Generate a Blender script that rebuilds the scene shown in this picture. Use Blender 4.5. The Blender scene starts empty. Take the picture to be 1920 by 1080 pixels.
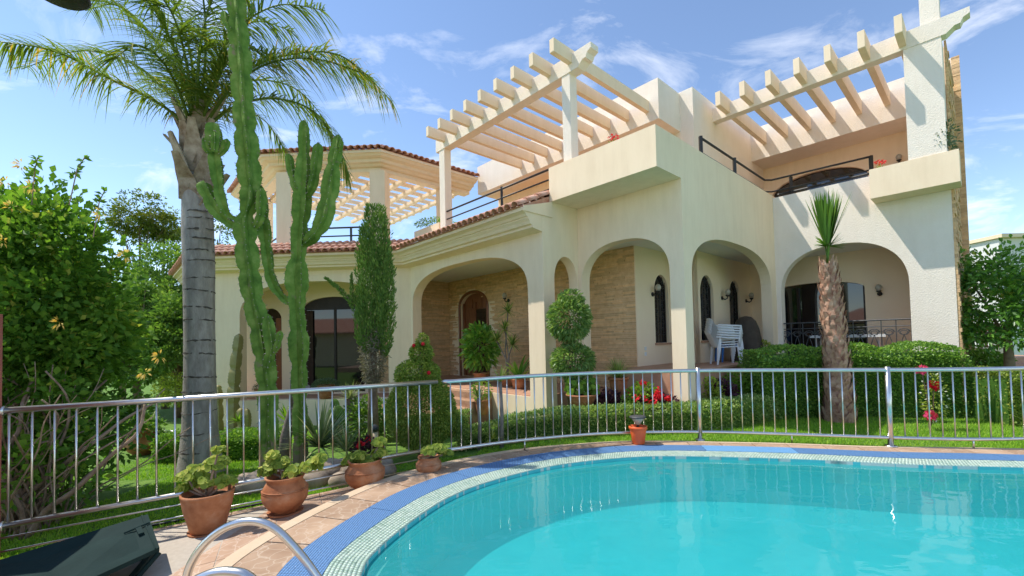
import bpy, math, random
import numpy as np
from mathutils import Vector, Matrix
from mathutils.geometry import tessellate_polygon
RNG = np.random.default_rng(7); random.seed(7)
sc = bpy.context.scene
COL = sc.collection
R = math.radians
# ------------------------------------------------------------------ camera
F_PX, CY, PITCH, ROLL, YAW, EYE = 819.73, 614.5, .02847, -.02232, .83006, 1.65
_f = np.array([0, math.cos(PITCH), math.sin(PITCH)]); _u0 = np.array([0, -math.sin(PITCH), math.cos(PITCH)]); _r0 = np.array([1., 0, 0])
_r = math.cos(ROLL)*_r0 + math.sin(ROLL)*_u0; _u = -math.sin(ROLL)*_r0 + math.cos(ROLL)*_u0
cam = bpy.data.cameras.new('camera'); camo = bpy.data.objects.new('camera', cam); COL.objects.link(camo)
cam.sensor_width = 36; cam.lens = F_PX/1920*36; cam.shift_y = (CY-540)/1920; cam.clip_end = 3000; cam.clip_start = .05
M = Matrix.Identity(4)
for i in range(3):
    M[i][0] = _r[i]; M[i][1] = _u[i]; M[i][2] = -_f[i]
M[2][3] = EYE
camo.matrix_world = M; sc.camera = camo
# ------------------------------------------------------------------ sky, sun, exposure
TOSUN = Vector((-.50, .085, .86)).normalized()
SUN_EL = math.asin(TOSUN.z); SUN_AZ = math.atan2(TOSUN.x, TOSUN.y)
world = bpy.data.worlds.new('World'); sc.world = world; world.use_nodes = True
wn = world.node_tree.nodes; wl = world.node_tree.links; wn.clear()
def N(t, **k):
    n = wn.new(t)
    for a, b in k.items(): setattr(n, a, b)
    return n
sky = N('ShaderNodeTexSky', sky_type='NISHITA', sun_disc=False, sun_elevation=SUN_EL, sun_rotation=SUN_AZ)
sky.air_density = 1.0; sky.dust_density = 0; sky.ozone_density = .8; sky.altitude = 1500
tc = N('ShaderNodeTexCoord'); sep = N('ShaderNodeSeparateXYZ'); wl.new(tc.outputs['Generated'], sep.inputs[0])
zz = N('ShaderNodeMath', operation='MAXIMUM'); zz.inputs[1].default_value = .02; wl.new(sep.outputs[2], zz.inputs[0])
za = N('ShaderNodeMath', operation='ADD'); za.inputs[1].default_value = .18; wl.new(zz.outputs[0], za.inputs[0])
comb = N('ShaderNodeCombineXYZ')
for i in (0, 1):
    d = N('ShaderNodeMath', operation='DIVIDE'); wl.new(sep.outputs[i], d.inputs[0]); wl.new(za.outputs[0], d.inputs[1]); wl.new(d.outputs[0], comb.inputs[i])
nz = N('ShaderNodeTexNoise'); nz.inputs['Scale'].default_value = 2.3; nz.inputs['Detail'].default_value = 9; nz.inputs['Roughness'].default_value = .62; nz.inputs['Distortion'].default_value = .5
mp = N('ShaderNodeMapping'); mp.inputs['Location'].default_value = (3.1, 1.7, 0); mp.inputs['Scale'].default_value = (1, 1.5, 1)
wl.new(comb.outputs[0], mp.inputs[0]); wl.new(mp.outputs[0], nz.inputs['Vector'])
rp = N('ShaderNodeValToRGB'); rp.color_ramp.elements[0].position = .53; rp.color_ramp.elements[0].color = (0, 0, 0, 1); rp.color_ramp.elements[1].position = .82; rp.color_ramp.elements[1].color = (.7, .7, .7, 1)
wl.new(nz.outputs['Fac'], rp.inputs[0])
cl = N('ShaderNodeMix', data_type='RGBA'); wl.new(rp.outputs[0], cl.inputs['Factor']); wl.new(sky.outputs[0], cl.inputs[6]); cl.inputs[7].default_value = (6.4, 6.4, 6.5, 1)
bg = N('ShaderNodeBackground'); bg.inputs[1].default_value = .097; wl.new(cl.outputs[2], bg.inputs[0])
wo = N('ShaderNodeOutputWorld'); wl.new(bg.outputs[0], wo.inputs[0])
sl = bpy.data.lights.new('sun', 'SUN'); sl.energy = 2.0; sl.angle = R(.53); sl.color = (1, .955, .88)
so = bpy.data.objects.new('sun', sl); COL.objects.link(so); so.rotation_euler = TOSUN.to_track_quat('Z', 'Y').to_euler(); so.location = (-10, 5, 30)
sc.view_settings.view_transform = 'Standard'; sc.view_settings.look = 'None'; sc.view_settings.gamma = 1; sc.view_settings.exposure = 1.38
sc.cycles.max_bounces = 8; sc.cycles.transparent_max_bounces = 16; sc.cycles.use_denoising = True
# ------------------------------------------------------------------ pixel <-> place helpers
def at(x, y, Y):
    d = (x-960)/F_PX*_r - (y-CY)/F_PX*_u + _f
    p = d*(Y/d[1]); p[2] += EYE
    return p
LD = np.array([-math.cos(YAW), math.sin(YAW), 0]); RD = np.array([math.sin(YAW), math.cos(YAW), 0]); ZD = np.array([0, 0, 1.])
OO = at(1277, 334, 8.2); OO[2] = 0
def H(a, b, z):                                   # house axes: a along the entrance front, b into the house
    return OO + a*LD + b*RD + z*ZD
def ground_z(x, y):
    base = np.interp(x, [-6, -4.7, -1.1, .6], [-.38, -.32, -.12, -.03])
    sl_ = np.interp(x, [-2, 1], [.055, .0])
    return base - sl_*np.clip(y-5, 0, 11)
# ------------------------------------------------------------------ materials
def mat(name): 
    m = bpy.data.materials.new(name); m.use_nodes = True
    nt = m.node_tree; b = nt.nodes['Principled BSDF']
    return m, nt, b
def nd(nt, t, **k):
    n = nt.nodes.new(t)
    for a, v in k.items(): setattr(n, a, v)
    return n
def ramp(nt, cols):
    r = nd(nt, 'ShaderNodeValToRGB'); e = r.color_ramp.elements
    while len(e) < len(cols): e.new(.5)
    for i, (p, c) in enumerate(cols): e[i].position = p; e[i].color = (*c, 1)
    return r
def surf(name, c1, c2, scale=3, rough=.85, bump=0, bscale=40, metal=0, detail=6, spec=.3, c3=None, stretch=None, bdist=.02, tint=None):
    m, nt, b = mat(name); L = nt.links
    t = nd(nt, 'ShaderNodeTexCoord'); mp_ = nd(nt, 'ShaderNodeMapping'); L.new(t.outputs['Object'], mp_.inputs[0])
    if stretch: mp_.inputs['Scale'].default_value = stretch
    n = nd(nt, 'ShaderNodeTexNoise'); n.inputs['Scale'].default_value = scale; n.inputs['Detail'].default_value = detail; n.inputs['Roughness'].default_value = .6
    L.new(mp_.outputs[0], n.inputs['Vector'])
    r = ramp(nt, [(.3, c1), (.7, c2)] if c3 is None else [(.3, c1), (.52, c2), (.72, c3)])
    L.new(n.outputs['Fac'], r.inputs[0]); out = r.outputs[0]
    if tint is not None:
        a = nd(nt, 'ShaderNodeAttribute', attribute_name='tint')
        r2 = ramp(nt, tint); L.new(a.outputs['Fac'], r2.inputs[0])
        mx = nd(nt, 'ShaderNodeMix', data_type='RGBA', blend_type='MULTIPLY'); mx.inputs['Factor'].default_value = 1
        L.new(out, mx.inputs[6]); L.new(r2.outputs[0], mx.inputs[7]); out = mx.outputs[2]
    L.new(out, b.inputs['Base Color'])
    b.inputs['Roughness'].default_value = rough; b.inputs['Metallic'].default_value = metal; b.inputs['Specular IOR Level'].default_value = spec
    if bump:
        n2 = nd(nt, 'ShaderNodeTexNoise'); n2.inputs['Scale'].default_value = bscale; n2.inputs['Detail'].default_value = 4
        L.new(mp_.outputs[0], n2.inputs['Vector'])
        bp = nd(nt, 'ShaderNodeBump'); bp.inputs['Strength'].default_value = bump; bp.inputs['Distance'].default_value = bdist
        L.new(n2.outputs['Fac'], bp.inputs['Height']); L.new(bp.outputs[0], b.inputs['Normal'])
    return m
def leafmat(name, cols, trans=.3, rough=.55, spec=.2):
    m, nt, b = mat(name); L = nt.links
    a = nd(nt, 'ShaderNodeAttribute', attribute_name='tint'); r = ramp(nt, cols); L.new(a.outputs['Fac'], r.inputs[0])
    L.new(r.outputs[0], b.inputs['Base Color']); b.inputs['Roughness'].default_value = rough; b.inputs['Specular IOR Level'].default_value = spec
    tr = nd(nt, 'ShaderNodeBsdfTranslucent'); 
    g = nd(nt, 'ShaderNodeMix', data_type='RGBA', blend_type='MULTIPLY'); g.inputs['Factor'].default_value = 1; g.inputs[7].default_value = (1.5, 1.6, .7, 1)
    L.new(r.outputs[0], g.inputs[6]); L.new(g.outputs[2], tr.inputs[0])
    mx = nd(nt, 'ShaderNodeMixShader'); mx.inputs[0].default_value = trans
    L.new(b.outputs[0], mx.inputs[1]); L.new(tr.outputs[0], mx.inputs[2]); L.new(mx.outputs[0], nt.nodes['Material Output'].inputs[0])
    return m
MT = {}
MT['stucco'] = surf('stucco', (.91, .72, .505), (.95, .765, .545), scale=1.3, rough=.92, bump=.25, bscale=60, spec=.15, bdist=.01)
def weather(m, amt=.05):
    nt = m.node_tree; L = nt.links; b = nt.nodes['Principled BSDF']; src = b.inputs['Base Color'].links[0].from_socket
    t = nd(nt, 'ShaderNodeTexCoord'); mp_ = nd(nt, 'ShaderNodeMapping'); mp_.inputs['Scale'].default_value = (2.2, 2.2, .4); L.new(t.outputs['Object'], mp_.inputs[0])
    n = nd(nt, 'ShaderNodeTexNoise'); n.inputs['Scale'].default_value = 2.2; n.inputs['Detail'].default_value = 7; n.inputs['Roughness'].default_value = .65; L.new(mp_.outputs[0], n.inputs['Vector'])
    r = ramp(nt, [(.42, (1, 1, 1)), (.75, (1-amt*1.6, 1-amt*1.9, 1-amt*2.4))]); L.new(n.outputs['Fac'], r.inputs[0])
    mx = nd(nt, 'ShaderNodeMix', data_type='RGBA', blend_type='MULTIPLY'); mx.inputs['Factor'].default_value = 1; L.new(src, mx.inputs[6]); L.new(r.outputs[0], mx.inputs[7]); L.new(mx.outputs[2], b.inputs['Base Color'])
weather(MT['stucco'])
MT['roughcast'] = surf('roughcast', (.87, .765, .64), (.91, .81, .69), scale=2, rough=.95, bump=.6, bscale=42, spec=.12, bdist=.016)
MT['cornice'] = surf('cornice_paint', (.88, .69, .47), (.92, .74, .52), scale=2, rough=.9, bump=.12, bscale=50, spec=.15)
weather(MT['cornice'], .04); weather(MT['roughcast'], .03)
MT['inner'] = surf('porch_paint', (.90, .71, .49), (.94, .76, .54), scale=1, rough=.92, bump=.15, bscale=60, spec=.15)
MT['ceiling'] = surf('ceiling_paint', (.80, .75, .67), (.84, .79, .71), scale=1, rough=.95)
MT['ledge'] = surf('ledgestone', (.68, .42, .22), (.84, .58, .33), scale=9, rough=.9, bump=.5, bscale=50, tint=[(0, (.80, .77, .74)), (.5, (.96, .94, .92)), (1, (1.12, 1.08, 1.0))])
MT['rooftile'] = surf('clay_roof_tile', (.46, .19, .115), (.60, .31, .21), scale=5, rough=.8, bump=.3, bscale=30, c3=(.66, .43, .33))
MT['terra_floor'] = surf('terracotta_floor', (.42, .22, .14), (.54, .32, .21), scale=4, rough=.6, bump=.1, bscale=20)
MT['brickstep'] = surf('brick_step', (.30, .16, .09), (.46, .28, .17), scale=7, rough=.85, bump=.3, bscale=40)
MT['iron'] = surf('black_iron', (.012, .011, .010), (.03, .027, .024), scale=20, rough=.45, spec=.5)
MT['iron_grey'] = surf('grey_iron', (.055, .055, .055), (.11, .11, .11), scale=20, rough=.55, metal=.3)
MT['steel'] = surf('polished_steel', (.66, .635, .60), (.76, .735, .70), scale=14, rough=.28, metal=1, bump=.03, bscale=30)
MT['clay'] = surf('terracotta_pot', (.30, .10, .04), (.44, .175, .075), scale=6, rough=.75, bump=.25, bscale=25, c3=(.52, .27, .15))
MT['orangeplastic'] = surf('orange_plastic', (.86, .13, .03), (.88, .145, .035), scale=4, rough=.4, spec=.5)
MT['soil'] = surf('soil', (.06, .04, .025), (.14, .10, .065), scale=18, rough=1, bump=.6, bscale=60)
MT['wood'] = surf('door_wood', (.16, .055, .022), (.30, .11, .045), scale=6, rough=.4, stretch=(6, 6, .6), spec=.5)
MT['darkwood'] = surf('dark_frame', (.02, .014, .01), (.04, .027, .02), scale=6, rough=.45)
MT['plastic'] = surf('white_plastic', (.72, .72, .70), (.78, .78, .76), scale=3, rough=.45, spec=.45)
MT['blueplastic'] = surf('blue_plastic', (.04, .16, .48), (.05, .19, .55), scale=3, rough=.45)
MT['cover'] = surf('brown_cover_cloth', (.055, .042, .030), (.085, .066, .048), scale=4, rough=.8, bump=.3, bscale=9, bdist=.05)
MT['greenbox'] = surf('dark_green_paint', (.008, .022, .020), (.015, .034, .031), scale=3, rough=.75, spec=.12, bump=.15, bscale=30)
MT['redpost'] = surf('red_brown_wall', (.30, .095, .065), (.38, .13, .09), scale=3, rough=.85, bump=.3, bscale=40)
MT['rock'] = surf('boulder', (.20, .145, .10), (.38, .30, .22), scale=4, rough=.9, bump=.5, bscale=14, c3=(.46, .36, .28))
MT['trunk_grey'] = surf('palm_bark', (.26, .23, .20), (.47, .425, .375), scale=4, rough=.9, bump=.5, bscale=22, stretch=(3, 3, 1))
MT['trunk_ring'] = surf('palm_ring_scar', (.06, .05, .042), (.16, .14, .12), scale=14, rough=.95)
MT['boot'] = surf('palm_boot', (.20, .13, .075), (.55, .46, .37), scale=6, rough=.9, bump=.4, bscale=25)
MT['fanbark'] = surf('fan_palm_bark', (.26, .12, .075), (.50, .29, .19), scale=9, rough=.9, bump=.4, bscale=30, c3=(.58, .40, .29))
MT['bark'] = surf('branch_bark', (.15, .10, .065), (.30, .22, .15), scale=8, rough=.95, bump=.5, bscale=30)
MT['woody'] = surf('vine_wood', (.20, .13, .085), (.42, .31, .22), scale=9, rough=.9, bump=.4, bscale=30)
MT['cactus'] = surf('cactus_skin', (.075, .155, .025), (.15, .265, .045), scale=6, rough=.7, spec=.12, bump=.2, bscale=30, c3=(.26, .35, .09))
def corky(m):
    nt = m.node_tree; L = nt.links; b = nt.nodes['Principled BSDF']; src = b.inputs['Base Color'].links[0].from_socket
    t = nd(nt, 'ShaderNodeTexCoord'); sp_ = nd(nt, 'ShaderNodeSeparateXYZ'); L.new(t.outputs['Object'], sp_.inputs[0])
    n = nd(nt, 'ShaderNodeTexNoise'); n.inputs['Scale'].default_value = 7; n.inputs['Detail'].default_value = 6; L.new(t.outputs['Object'], n.inputs['Vector'])
    a = nd(nt, 'ShaderNodeMath', operation='MULTIPLY_ADD'); a.inputs[1].default_value = -.55; a.inputs[2].default_value = .18; L.new(sp_.outputs[2], a.inputs[0])
    cp = nd(nt, 'ShaderNodeMath', operation='MAXIMUM'); cp.inputs[1].default_value = -.09; L.new(a.outputs[0], cp.inputs[0])
    ad = nd(nt, 'ShaderNodeMath', operation='ADD'); L.new(cp.outputs[0], ad.inputs[0]); L.new(n.outputs['Fac'], ad.inputs[1])
    r = ramp(nt, [(.56, (0, 0, 0)), (.66, (1, 1, 1))]); L.new(ad.outputs[0], r.inputs[0])
    mx = nd(nt, 'ShaderNodeMix', data_type='RGBA'); L.new(r.outputs[0], mx.inputs['Factor']); L.new(src, mx.inputs[6]); mx.inputs[7].default_value = (.27, .22, .13, 1); L.new(mx.outputs[2], b.inputs['Base Color'])
corky(MT['cactus'])
MT['cactus_pale'] = surf('pale_cactus_skin', (.26, .22, .08), (.34, .30, .12), scale=5, rough=.6)
MT['spine'] = surf('areole', (.30, .26, .20), (.5, .45, .38), scale=20, rough=.9)
MT['greytrunk'] = surf('plumeria_bark', (.17, .14, .12), (.30, .26, .23), scale=7, rough=.9, bump=.3, bscale=30)
MT['white_wall'] = surf('white_render', (.72, .70, .66), (.78, .76, .72), scale=2, rough=.9)
MT['redflower'] = leafmat('red_petals', [(0, (.55, .01, .015)), (1, (.80, .03, .05))], .2)
MT['pinkflower'] = leafmat('pink_petals', [(0, (.70, .05, .16)), (1, (.88, .12, .28))], .25)
MT['yellowflower'] = leafmat('yellow_petals', [(0, (.75, .42, .05)), (1, (.85, .70, .28))], .25)
MT['whiteflower'] = leafmat('white_petals', [(0, (.6, .6, .45)), (1, (.8, .8, .7))], .25)
LF = {}
LF['vine'] = leafmat('vine_leaf', [(0, (0.054, 0.133, 0.020)), (.5, (0.136, 0.275, 0.035)), (.85, (0.248, 0.406, 0.057)), (1, (0.492, 0.492, 0.098))], .35)
LF['hedge'] = leafmat('hedge_leaf', [(0, (0.076, 0.174, 0.030)), (.5, (0.181, 0.335, 0.050)), (1, (0.394, 0.545, 0.101))], .3, .4, .45)
LF['hedge_var'] = leafmat('variegated_hedge_leaf', [(0, (0.084, 0.184, 0.037)), (.5, (0.239, 0.345, 0.084)), (.85, (0.476, 0.551, 0.168)), (1, (0.600, 0.600, 0.316))], .3, .45, .4)
LF['cypress'] = leafmat('cypress_spray', [(0, (0.076, 0.156, 0.036)), (.5, (0.162, 0.282, 0.061)), (1, (0.304, 0.422, 0.088))], .15, .7, .2)
LF['cypress_dry'] = leafmat('dry_cypress_spray', [(0, (0.175, 0.149, 0.096)), (1, (0.403, 0.350, 0.245))], .1, .8, .2)
LF['topiary'] = leafmat('topiary_leaf', [(0, (0.090, 0.174, 0.030)), (.5, (0.242, 0.335, 0.059)), (1, (0.514, 0.520, 0.120))], .3)
LF['far'] = leafmat('tree_leaf', [(0, (0.063, 0.129, 0.029)), (.5, (0.141, 0.258, 0.052)), (1, (0.314, 0.438, 0.094))], .3)
LF['airy'] = leafmat('feathery_leaf', [(0, (0.073, 0.121, 0.020)), (.5, (0.147, 0.193, 0.034)), (1, (0.279, 0.278, 0.059))], .35)
LF['ball'] = leafmat('grey_green_leaf', [(0, (0.078, 0.161, 0.038)), (.5, (0.184, 0.301, 0.078)), (1, (0.394, 0.473, 0.157))], .3, .4, .4)
LF['citrus'] = leafmat('citrus_leaf', [(0, (0.045, 0.125, 0.022)), (.5, (0.125, 0.274, 0.040)), (.85, (0.237, 0.434, 0.064)), (1, (0.552, 0.552, 0.110))], .3, .35, .5)
LF['palm'] = leafmat('palm_leaflet', [(0, (0.078, 0.127, 0.021)), (.5, (0.154, 0.227, 0.038)), (.85, (0.243, 0.308, 0.059)), (1, (0.574, 0.362, 0.087))], .35, .45)
LF['fan'] = leafmat('fan_leaf', [(0, (0.090, 0.180, 0.027)), (1, (0.220, 0.359, 0.053))], .3, .45)
LF['geranium'] = leafmat('geranium_leaf', [(0, (0.160, 0.236, 0.031)), (.6, (0.320, 0.394, 0.059)), (1, (0.550, 0.525, 0.106))], .35)
LF['bright'] = leafmat('bright_leaf', [(0, (0.115, 0.231, 0.025)), (1, (0.256, 0.399, 0.051))], .35)
LF['agave'] = leafmat('agave_blade', [(0, (0.120, 0.197, 0.066)), (.6, (0.240, 0.311, 0.119)), (1, (0.559, 0.540, 0.265))], .15, .5)
LF['yucca'] = leafmat('yucca_blade', [(0, (0.183, 0.254, 0.047)), (1, (0.451, 0.462, 0.112))], .3)
LF['purple'] = leafmat('purple_leaf', [(0, (0.046, 0.018, 0.026)), (1, (0.130, 0.046, 0.065))], .2)
LF['schef'] = leafmat('glossy_leaf', [(0, (0.078, 0.206, 0.029)), (.6, (0.188, 0.386, 0.052)), (1, (0.440, 0.600, 0.105))], .25, .3, .5)
LF['grass'] = leafmat('grass_blade', [(0, (0.147, 0.302, 0.029)), (.5, (0.251, 0.459, 0.043)), (1, (0.471, 0.600, 0.078))], .35, .6, .2)
LF['lavender'] = leafmat('lavender_leaf', [(0, (0.077, 0.121, 0.066)), (1, (0.187, 0.242, 0.143))], .2)
def glassmat(name, col, rough=.03):
    m, nt, b = mat(name); b.inputs['Base Color'].default_value = (*col, 1); b.inputs['Roughness'].default_value = rough; b.inputs['Specular IOR Level'].default_value = .9
    return m
MT['glass'] = glassmat('dark_window_glass', (.012, .011, .012))
MT['lampglass'] = glassmat('frosted_lamp_glass', (.42, .38, .30), .3)
# ------------------------------------------------------------------ mesh helpers
class MB:
    def __init__(s): s.v = []; s.f = []; s.t = []
    def add(s, vs, fs, tint=None):
        k = len(s.v); s.v += [tuple(map(float, p)) for p in vs]; s.f += [tuple(i+k for i in f) for f in fs]
        s.t += [random.random() if tint is None else tint]*len(fs)
        return s
    def hexa(s, p, tint=None):                      # 8 corners: bottom ring, top ring
        return s.add(p, [(3, 2, 1, 0), (4, 5, 6, 7), (0, 1, 5, 4), (1, 2, 6, 5), (2, 3, 7, 6), (3, 0, 4, 7)], tint)
    def hbox(s, a0, a1, b0, b1, z0, z1, tint=None):  # box in house axes
        q = [(a0, b0), (a0, b1), (a1, b1), (a1, b0)]
        return s.hexa([H(a, b, z0) for a, b in q]+[H(a, b, z1) for a, b in q], tint)
    def box(s, x0, x1, y0, y1, z0, z1, tint=None):
        q = [(x0, y0), (x1, y0), (x1, y1), (x0, y1)]
        return s.hexa([(x, y, z0) for x, y in q]+[(x, y, z1) for x, y in q], tint)
    def tube(s, pts, rad, n=8, cap=True, tint=None, prof=None):
        pts = [np.array(p, float) for p in pts]; rad = rad if hasattr(rad, '__len__') else [rad]*len(pts)
        k = len(s.v); up = None
        for i, p in enumerate(pts):
            d = pts[min(i+1, len(pts)-1)]-pts[max(i-1, 0)]; d /= (np.linalg.norm(d)+1e-9)
            if up is None:
                up = np.array([0, 1., 0]) if abs(d[2]) > .8 else np.array([0, 0, 1.])
            x = np.cross(up, d); x /= np.linalg.norm(x)+1e-9; y = np.cross(d, x); up = y
            for j in range(n):
                a = 2*math.pi*j/n; r = rad[i]*(prof[j] if prof is not None else 1)
                s.v.append(tuple(p+r*(math.cos(a)*x+math.sin(a)*y)))
        m = len(pts); f0 = len(s.f)
        for i in range(m-1):
            for j in range(n):
                j2 = (j+1) % n
                s.f.append((k+i*n+j, k+i*n+j2, k+(i+1)*n+j2, k+(i+1)*n+j))
        if cap:
            s.f.append(tuple(k+j for j in reversed(range(n)))); s.f.append(tuple(k+(m-1)*n+j for j in range(n)))
        s.t += [random.random() if tint is None else tint]*(len(s.f)-f0)
        return s
    def lathe(s, prof, c, n=24, tint=.5):           # prof [(r,z)...]
        k = len(s.v)
        for r, z in prof:
            for j in range(n):
                a = 2*math.pi*j/n; s.v.append((c[0]+r*math.cos(a), c[1]+r*math.sin(a), c[2]+z))
        f0 = len(s.f)
        for i in range(len(prof)-1):
            for j in range(n):
                j2 = (j+1) % n; s.f.append((k+i*n+j, k+i*n+j2, k+(i+1)*n+j2, k+(i+1)*n+j))
        s.f.append(tuple(k+j for j in reversed(range(n)))); s.f.append(tuple(k+(len(prof)-1)*n+j for j in range(n)))
        s.t += [tint]*(len(s.f)-f0); return s
    def blob(s, c, r, n=8, jit=.15, tint=None):     # lumpy stone
        k = len(s.v); m = n//2+1; f0 = len(s.f)
        s.v.append((c[0], c[1], c[2]-r[2]))
        ph = [random.uniform(0, 6) for _ in range(4)]
        for i in range(1, m):
            t = math.pi*i/m
            for j in range(n):
                a = 2*math.pi*j/n; q = 1+jit*(math.sin(2*a+ph[0])*math.sin(t+ph[1])+.5*math.sin(3*a+ph[2])*math.sin(2*t+ph[3]))
                s.v.append((c[0]+r[0]*q*math.sin(t)*math.cos(a), c[1]+r[1]*q*math.sin(t)*math.sin(a), c[2]-r[2]*math.cos(t)*(.9+.1*q)))
        s.v.append((c[0], c[1], c[2]+r[2])); e = len(s.v)-1
        for j in range(n):
            s.f.append((k, k+1+(j+1) % n, k+1+j)); s.f.append((e, e-n+j, e-n+(j+1) % n))
        for i in range(m-2):
            for j in range(n):
                s.f.append((k+1+i*n+j, k+1+i*n+(j+1) % n, k+1+(i+1)*n+(j+1) % n, k+1+(i+1)*n+j))
        s.t += [random.random() if tint is None else tint]*(len(s.f)-f0); return s
ORG = {}
def finish(me, name, mt, parent, smooth, kind, label, cat, group):
    if mt is not None: me.materials.append(mt)
    o = bpy.data.objects.new(name, me); COL.objects.link(o)
    if smooth: me.polygons.foreach_set('use_smooth', [True]*len(me.polygons))
    if parent is not None:
        o.parent = parent; p = ORG.get(parent.name, (0, 0, 0)); o.location = (-p[0], -p[1], -p[2])
    if kind: o['kind'] = kind
    if label: o['label'] = label
    if cat: o['category'] = cat
    if group: o['group'] = group
    return o
def add_tint(me, t):
    a = me.attributes.new('tint', 'FLOAT', 'FACE'); a.data.foreach_set('value', np.asarray(t, dtype=np.float32))
def build(name, mb, mt, parent=None, smooth=False, kind=None, label=None, cat=None, group=None):
    me = bpy.data.meshes.new(name); me.from_pydata(mb.v, [], mb.f); me.update(); add_tint(me, mb.t)
    return finish(me, name, mt, parent, smooth, kind, label, cat, group)
def build_np(name, V, Fc, tint, mt, parent=None, kind=None, label=None, cat=None, group=None, smooth=False):
    V = np.asarray(V, np.float32).reshape(-1, 3); Fc = np.asarray(Fc, np.int32); k = Fc.shape[1]
    me = bpy.data.meshes.new(name); me.vertices.add(len(V)); me.vertices.foreach_set('co', V.ravel())
    me.loops.add(Fc.size); me.loops.foreach_set('vertex_index', Fc.ravel())
    me.polygons.add(len(Fc)); me.polygons.foreach_set('loop_start', np.arange(0, Fc.size, k, dtype=np.int32))
    me.update(calc_edges=True); me.validate()
    add_tint(me, tint)
    return finish(me, name, mt, parent, smooth, kind, label, cat, group)
def thing(name, loc, label, cat, group=None):
    o = bpy.data.objects.new(name, None); COL.objects.link(o); o.location = tuple(map(float, loc)); o.empty_display_size = .2
    o['label'] = label; o['category'] = cat
    if group: o['group'] = group
    ORG[o.name] = tuple(map(float, loc)); return o
def copy_tree(o, loc, rotz=0, label=None, parent=None):
    c = o.copy(); COL.objects.link(c)
    if parent is None:
        c.location = tuple(map(float, loc)); c.rotation_euler = (0, 0, rotz)
        if label: c['label'] = label
    else: c.parent = parent
    for ch in [x for x in bpy.data.objects if x.parent == o]: copy_tree(ch, None, parent=c)
    return c
def unit(v): return v/(np.linalg.norm(v, axis=-1, keepdims=True)+1e-9)
def rand_dirs(n): return unit(RNG.normal(size=(n, 3)))
def leaf_geo(P, D, size, wr=.45, fold=.25, droop=.15):
    """diamond leaves, two triangles folded on the midrib"""
    P = np.asarray(P, float); D = unit(np.asarray(D, float)); n = len(P); size = np.broadcast_to(size, (n,))[:, None]
    s = unit(np.cross(D, rand_dirs(n))); nn = np.cross(s, D)
    b = P; tip = P+D*size-np.array([0, 0, 1.])*size*droop; mid = P+D*size*.45
    l = mid+s*size*wr*.5+nn*size*fold*.3; r = mid-s*size*wr*.5+nn*size*fold*.3
    V = np.stack([b, l, tip, r], 1).reshape(-1, 3); k = np.arange(n)[:, None]*4
    Fc = np.concatenate([k+np.array([[0, 2, 1]]), k+np.array([[0, 3, 2]])], 1).reshape(-1, 3)
    return V, Fc
def leaves(name, P, D, size, mt, parent=None, wr=.45, tint=None, droop=.15, fold=.25, kind='stuff', **kw):
    V, Fc = leaf_geo(P, D, size, wr, fold, droop); n = len(P)
    t = RNG.beta(2.2, 2.2, n) if tint is None else tint
    return build_np(name, V, Fc, np.repeat(t, 2), mt, parent, kind=kind, **kw)
def shell(c, r, n, fill=.25, low=-.9):
    """points through an ellipsoid, mostly near its skin, and outward directions"""
    d = rand_dirs(int(n*1.5)); d = d[d[:, 2] > low][:n]; q = 1-fill*RNG.random(len(d))**1.5
    return np.array(c)+d*np.array(r)*q[:, None], d
def clumps(c, r, nc, nl, cr, leafd=.5, low=-.8, fill=.5):
    """clump centres spread through a crown, leaves around each"""
    C, d0 = shell(c, r, nc, fill, low); Ps = []; Ds = []; Ts = []
    for p, d in zip(C, d0):
        k = cr*RNG.uniform(.6, 1.3); q = rand_dirs(nl); P = p+q*k*RNG.uniform(.35, 1, (nl, 1))*np.array([1, 1, .75])
        Ps.append(P); Ds.append(q+.6*d+np.array([0, 0, .1])+leafd*rand_dirs(nl)); Ts.append(np.clip(RNG.normal(.5+RNG.uniform(-.2, .2), .2, nl), 0, 1))
    return np.concatenate(Ps), np.concatenate(Ds), np.concatenate(Ts), C
def blades(name, base, dirs, length, width, mt, parent=None, droop=.3, segs=4, tint=None, kind=None, taper=.8, **kw):
    """strap leaves: base (n,3), dirs (n,3), bending down along their length"""
    n = len(base); D = unit(np.asarray(dirs, float)); L = np.broadcast_to(length, (n,)); W = np.broadcast_to(width, (n,))
    S = np.cross(D, [0, 0, 1.]); S = np.where(np.linalg.norm(S, axis=1, keepdims=True) < .05, np.array([1., 0, 0]), S); S = unit(S)
    V = []
    for i in range(segs+1):
        t = i/segs; p = base+D*(L*t)[:, None]; p = p-np.array([0, 0, 1.])*(L*droop*t**2)[:, None]
        w = (W*(1-t)**taper*(1 if i else .75))[:, None]*.5 if taper else (W*.5)[:, None]
        V += [p-S*w, p+S*w]
    V = np.stack(V, 1); m = V.shape[1]; k = np.arange(n)[:, None]*m
    Fc = np.concatenate([k+np.array([[2*i, 2*i+1, 2*i+3, 2*i+2]]) for i in range(segs)], 1).reshape(-1, 4)
    t = RNG.random(n) if tint is None else np.broadcast_to(tint, (n,))
    return build_np(name, V.reshape(-1, 3), Fc, np.repeat(t, segs), mt, parent, kind=kind, **kw)
def crm(pts, n, closed=False):
    """Catmull-Rom resampled"""
    P = np.array(pts, float); m = len(P); out = []
    g = (lambda i: P[i % m]) if closed else (lambda i: P[min(max(i, 0), m-1)])
    for i in range(m if closed else m-1):
        a, b, c, d = g(i-1), g(i), g(i+1), g(i+2)
        for t in np.linspace(0, 1, n, endpoint=False):
            out.append(.5*((2*b)+(-a+c)*t+(2*a-5*b+4*c-d)*t*t+(-a+3*b-3*c+d)*t**3))
    if not closed: out.append(P[-1])
    return np.array(out)
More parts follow.
